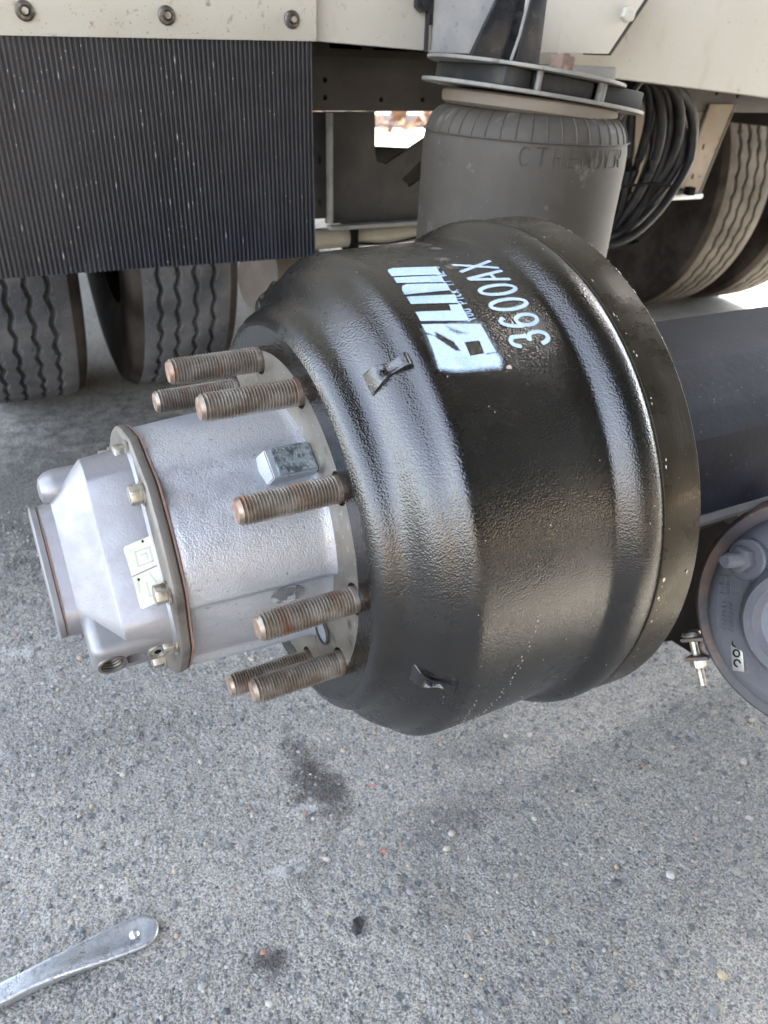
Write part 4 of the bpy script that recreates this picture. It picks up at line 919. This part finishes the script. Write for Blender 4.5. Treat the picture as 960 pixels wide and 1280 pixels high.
# ================================================================== FAR BACKGROUND, seen through the gaps
kb = B(); kb.box((-6, 9.6, -.02), (14, 9.85, .16), .02); o = kb.done('kerb', M_concrete); tag(o, 'pale sunlit kerb far behind the truck', 'kerb')
wl = B(); wl.box((-10, 11.5, -.02), (20, 11.8, 2.2), .01); o = wl.done('boundary_wall', mat('pale_rendered_wall', (.55, .50, .44), .9, spots=((3, (.45, .40, .34), .4, .7, 5),))); tag(o, 'pale rendered boundary wall beyond the yard', 'wall')
lb = B(); rr = random.Random(12)
for i in range(420):
    x = rr.uniform(-1, 9); y = rr.uniform(8.9, 9.55); s_ = rr.uniform(.05, .16); c_ = Vector((x, y, rr.uniform(.0, .34))); u = Vector((rr.uniform(-1, 1), rr.uniform(-1, 1), rr.uniform(-.6, .6))).normalized()*s_; w_ = u.orthogonal().normalized()*s_*.5
    lb.add([c_-u, c_+w_, c_+u, c_-w_], [(0, 1, 2, 3)])
o = lb.done('leaf_litter', M_litter, sm=None, fix=False); tag(o, 'dry orange brown leaf litter heaped beyond the kerb', 'leaves', kind='stuff')
hw = B(); hw.tube(spline([(.62, 1.6, .76), (.655, 1.6, .68), (.70, 1.6, .60), (.76, 1.6, .50)], 5), .004, 6); o = hw.done('hanging_wire', M_dark); tag(o, 'thin black wire hanging across the gap in the frame', 'wire')

# ---- brake chamber hardware, placed in the chamber's own frame
bpy.context.view_layer.update()
HO = Matrix.Translation((.031, -.0575, .026)) @ Matrix.Rotation(R(-14), 4, 'Z')
b = B(); b.lathe([(-.01, .0165), (.006, .0165), (.0075, .0150), (.0078, .008)], 36, mt=HO); b.done('stud_pad', M_chamber, ch)
t = hexa(.0105, .0080, .0165, .0008); bmesh.ops.transform(t, matrix=HO, verts=t.verts); b = B(); b.merge(t); nut = b.done('nut', M_chamber, ch)
b = B(); b.lathe([(.010+.0019*i, .0060 if i % 2 else .0048) for i in range(13)]+[(.0345, .0042)], 24, mt=HO); b.done('stud', M_chamber, nut)
# data tag, raised casting figures
TG = Matrix.Translation((.0335, -.038, -.050)) @ Matrix.Rotation(R(-10), 4, 'Z') @ Matrix.Rotation(R(28), 4, 'X')
b = B(); b.box((-.001, -.0050, -.0140), (.0006, .0050, .0140), .0006, mt=TG); tg = b.done('data_tag', mat('tag_metal', (.36, .35, .33), .35, .6), ch)
b = B()
for k, z_ in enumerate((.0085, .0005, -.0075)):
    b.tube([TG @ Vector((.0008, q[0]-.0027, q[1]+z_)) for q in arc(.0026, 0, .0026, .0028, 0, 360 if k == 1 else 270)], .0007, 5)
b.box((.0004, -.0045, .0120), (.0012, .0045, .0136), .0002, mt=TG); b.done('tag_print', M_dark, tg)
b = B(); CG = Matrix.Translation((.0330, -.068, -.012)) @ Matrix.Rotation(R(-14), 4, 'Z') @ Matrix.Rotation(R(25), 4, 'X')
for L in ([(0, 0), (.010, 0), (.010, -.014), (0, -.014)], [(.005, 0), (.005, -.014)], [(0, -.007), (.010, -.007)]): b.tube([CG @ Vector((0, q[0], q[1]+.016)) for q in L], .0005, 5)
for k in range(7): b.tube([CG @ Vector((0, .002, -.006-k*.0035)), CG @ Vector((0, .005, -.006-k*.0035))], .0005, 5); b.tube([CG @ Vector((0, .008, -.006-k*.0035)), CG @ Vector((0, .011, -.0075-k*.0035))], .0005, 5)
b.done('cast_figures', M_chamber, ch)
# clamp lugs and their bolt at the lower left of the band
LGm = Matrix.Translation((0, -.074, -.070)) @ Matrix.Rotation(R(34), 4, 'X') @ Matrix.Scale(.82, 4)
b = B(); b.box((-.012, -.020, .004), (.012, .006, .0085), .0018, mt=LGm); b.box((-.012, -.020, -.0165), (.012, .006, -.012), .0018, mt=LGm)
b.tube(spline([LGm @ Vector(p) for p in ((0, .006, .006), (0, -.001, -.004), (0, .006, -.014))], 5), .0035, 8); b.done('clamp_ear', M_clamp, ch)
b = B(); b.lathe([(.0088, .0100), (.0105, .0105), (.0135, .0090), (.0152, .0050), (.0155, .001)], 28, ax='z', off=(0, -.011, 0), mt=LGm); b.lathe([(-.045, .0040), (.0090, .0040)], 16, ax='z', off=(0, -.011, 0), mt=LGm); b.lathe([(-.025, .0080), (-.017, .0085)], 6, ax='z', off=(0, -.011, 0), mt=LGm)
b.done('clamp_bolt', M_bolt, ch)
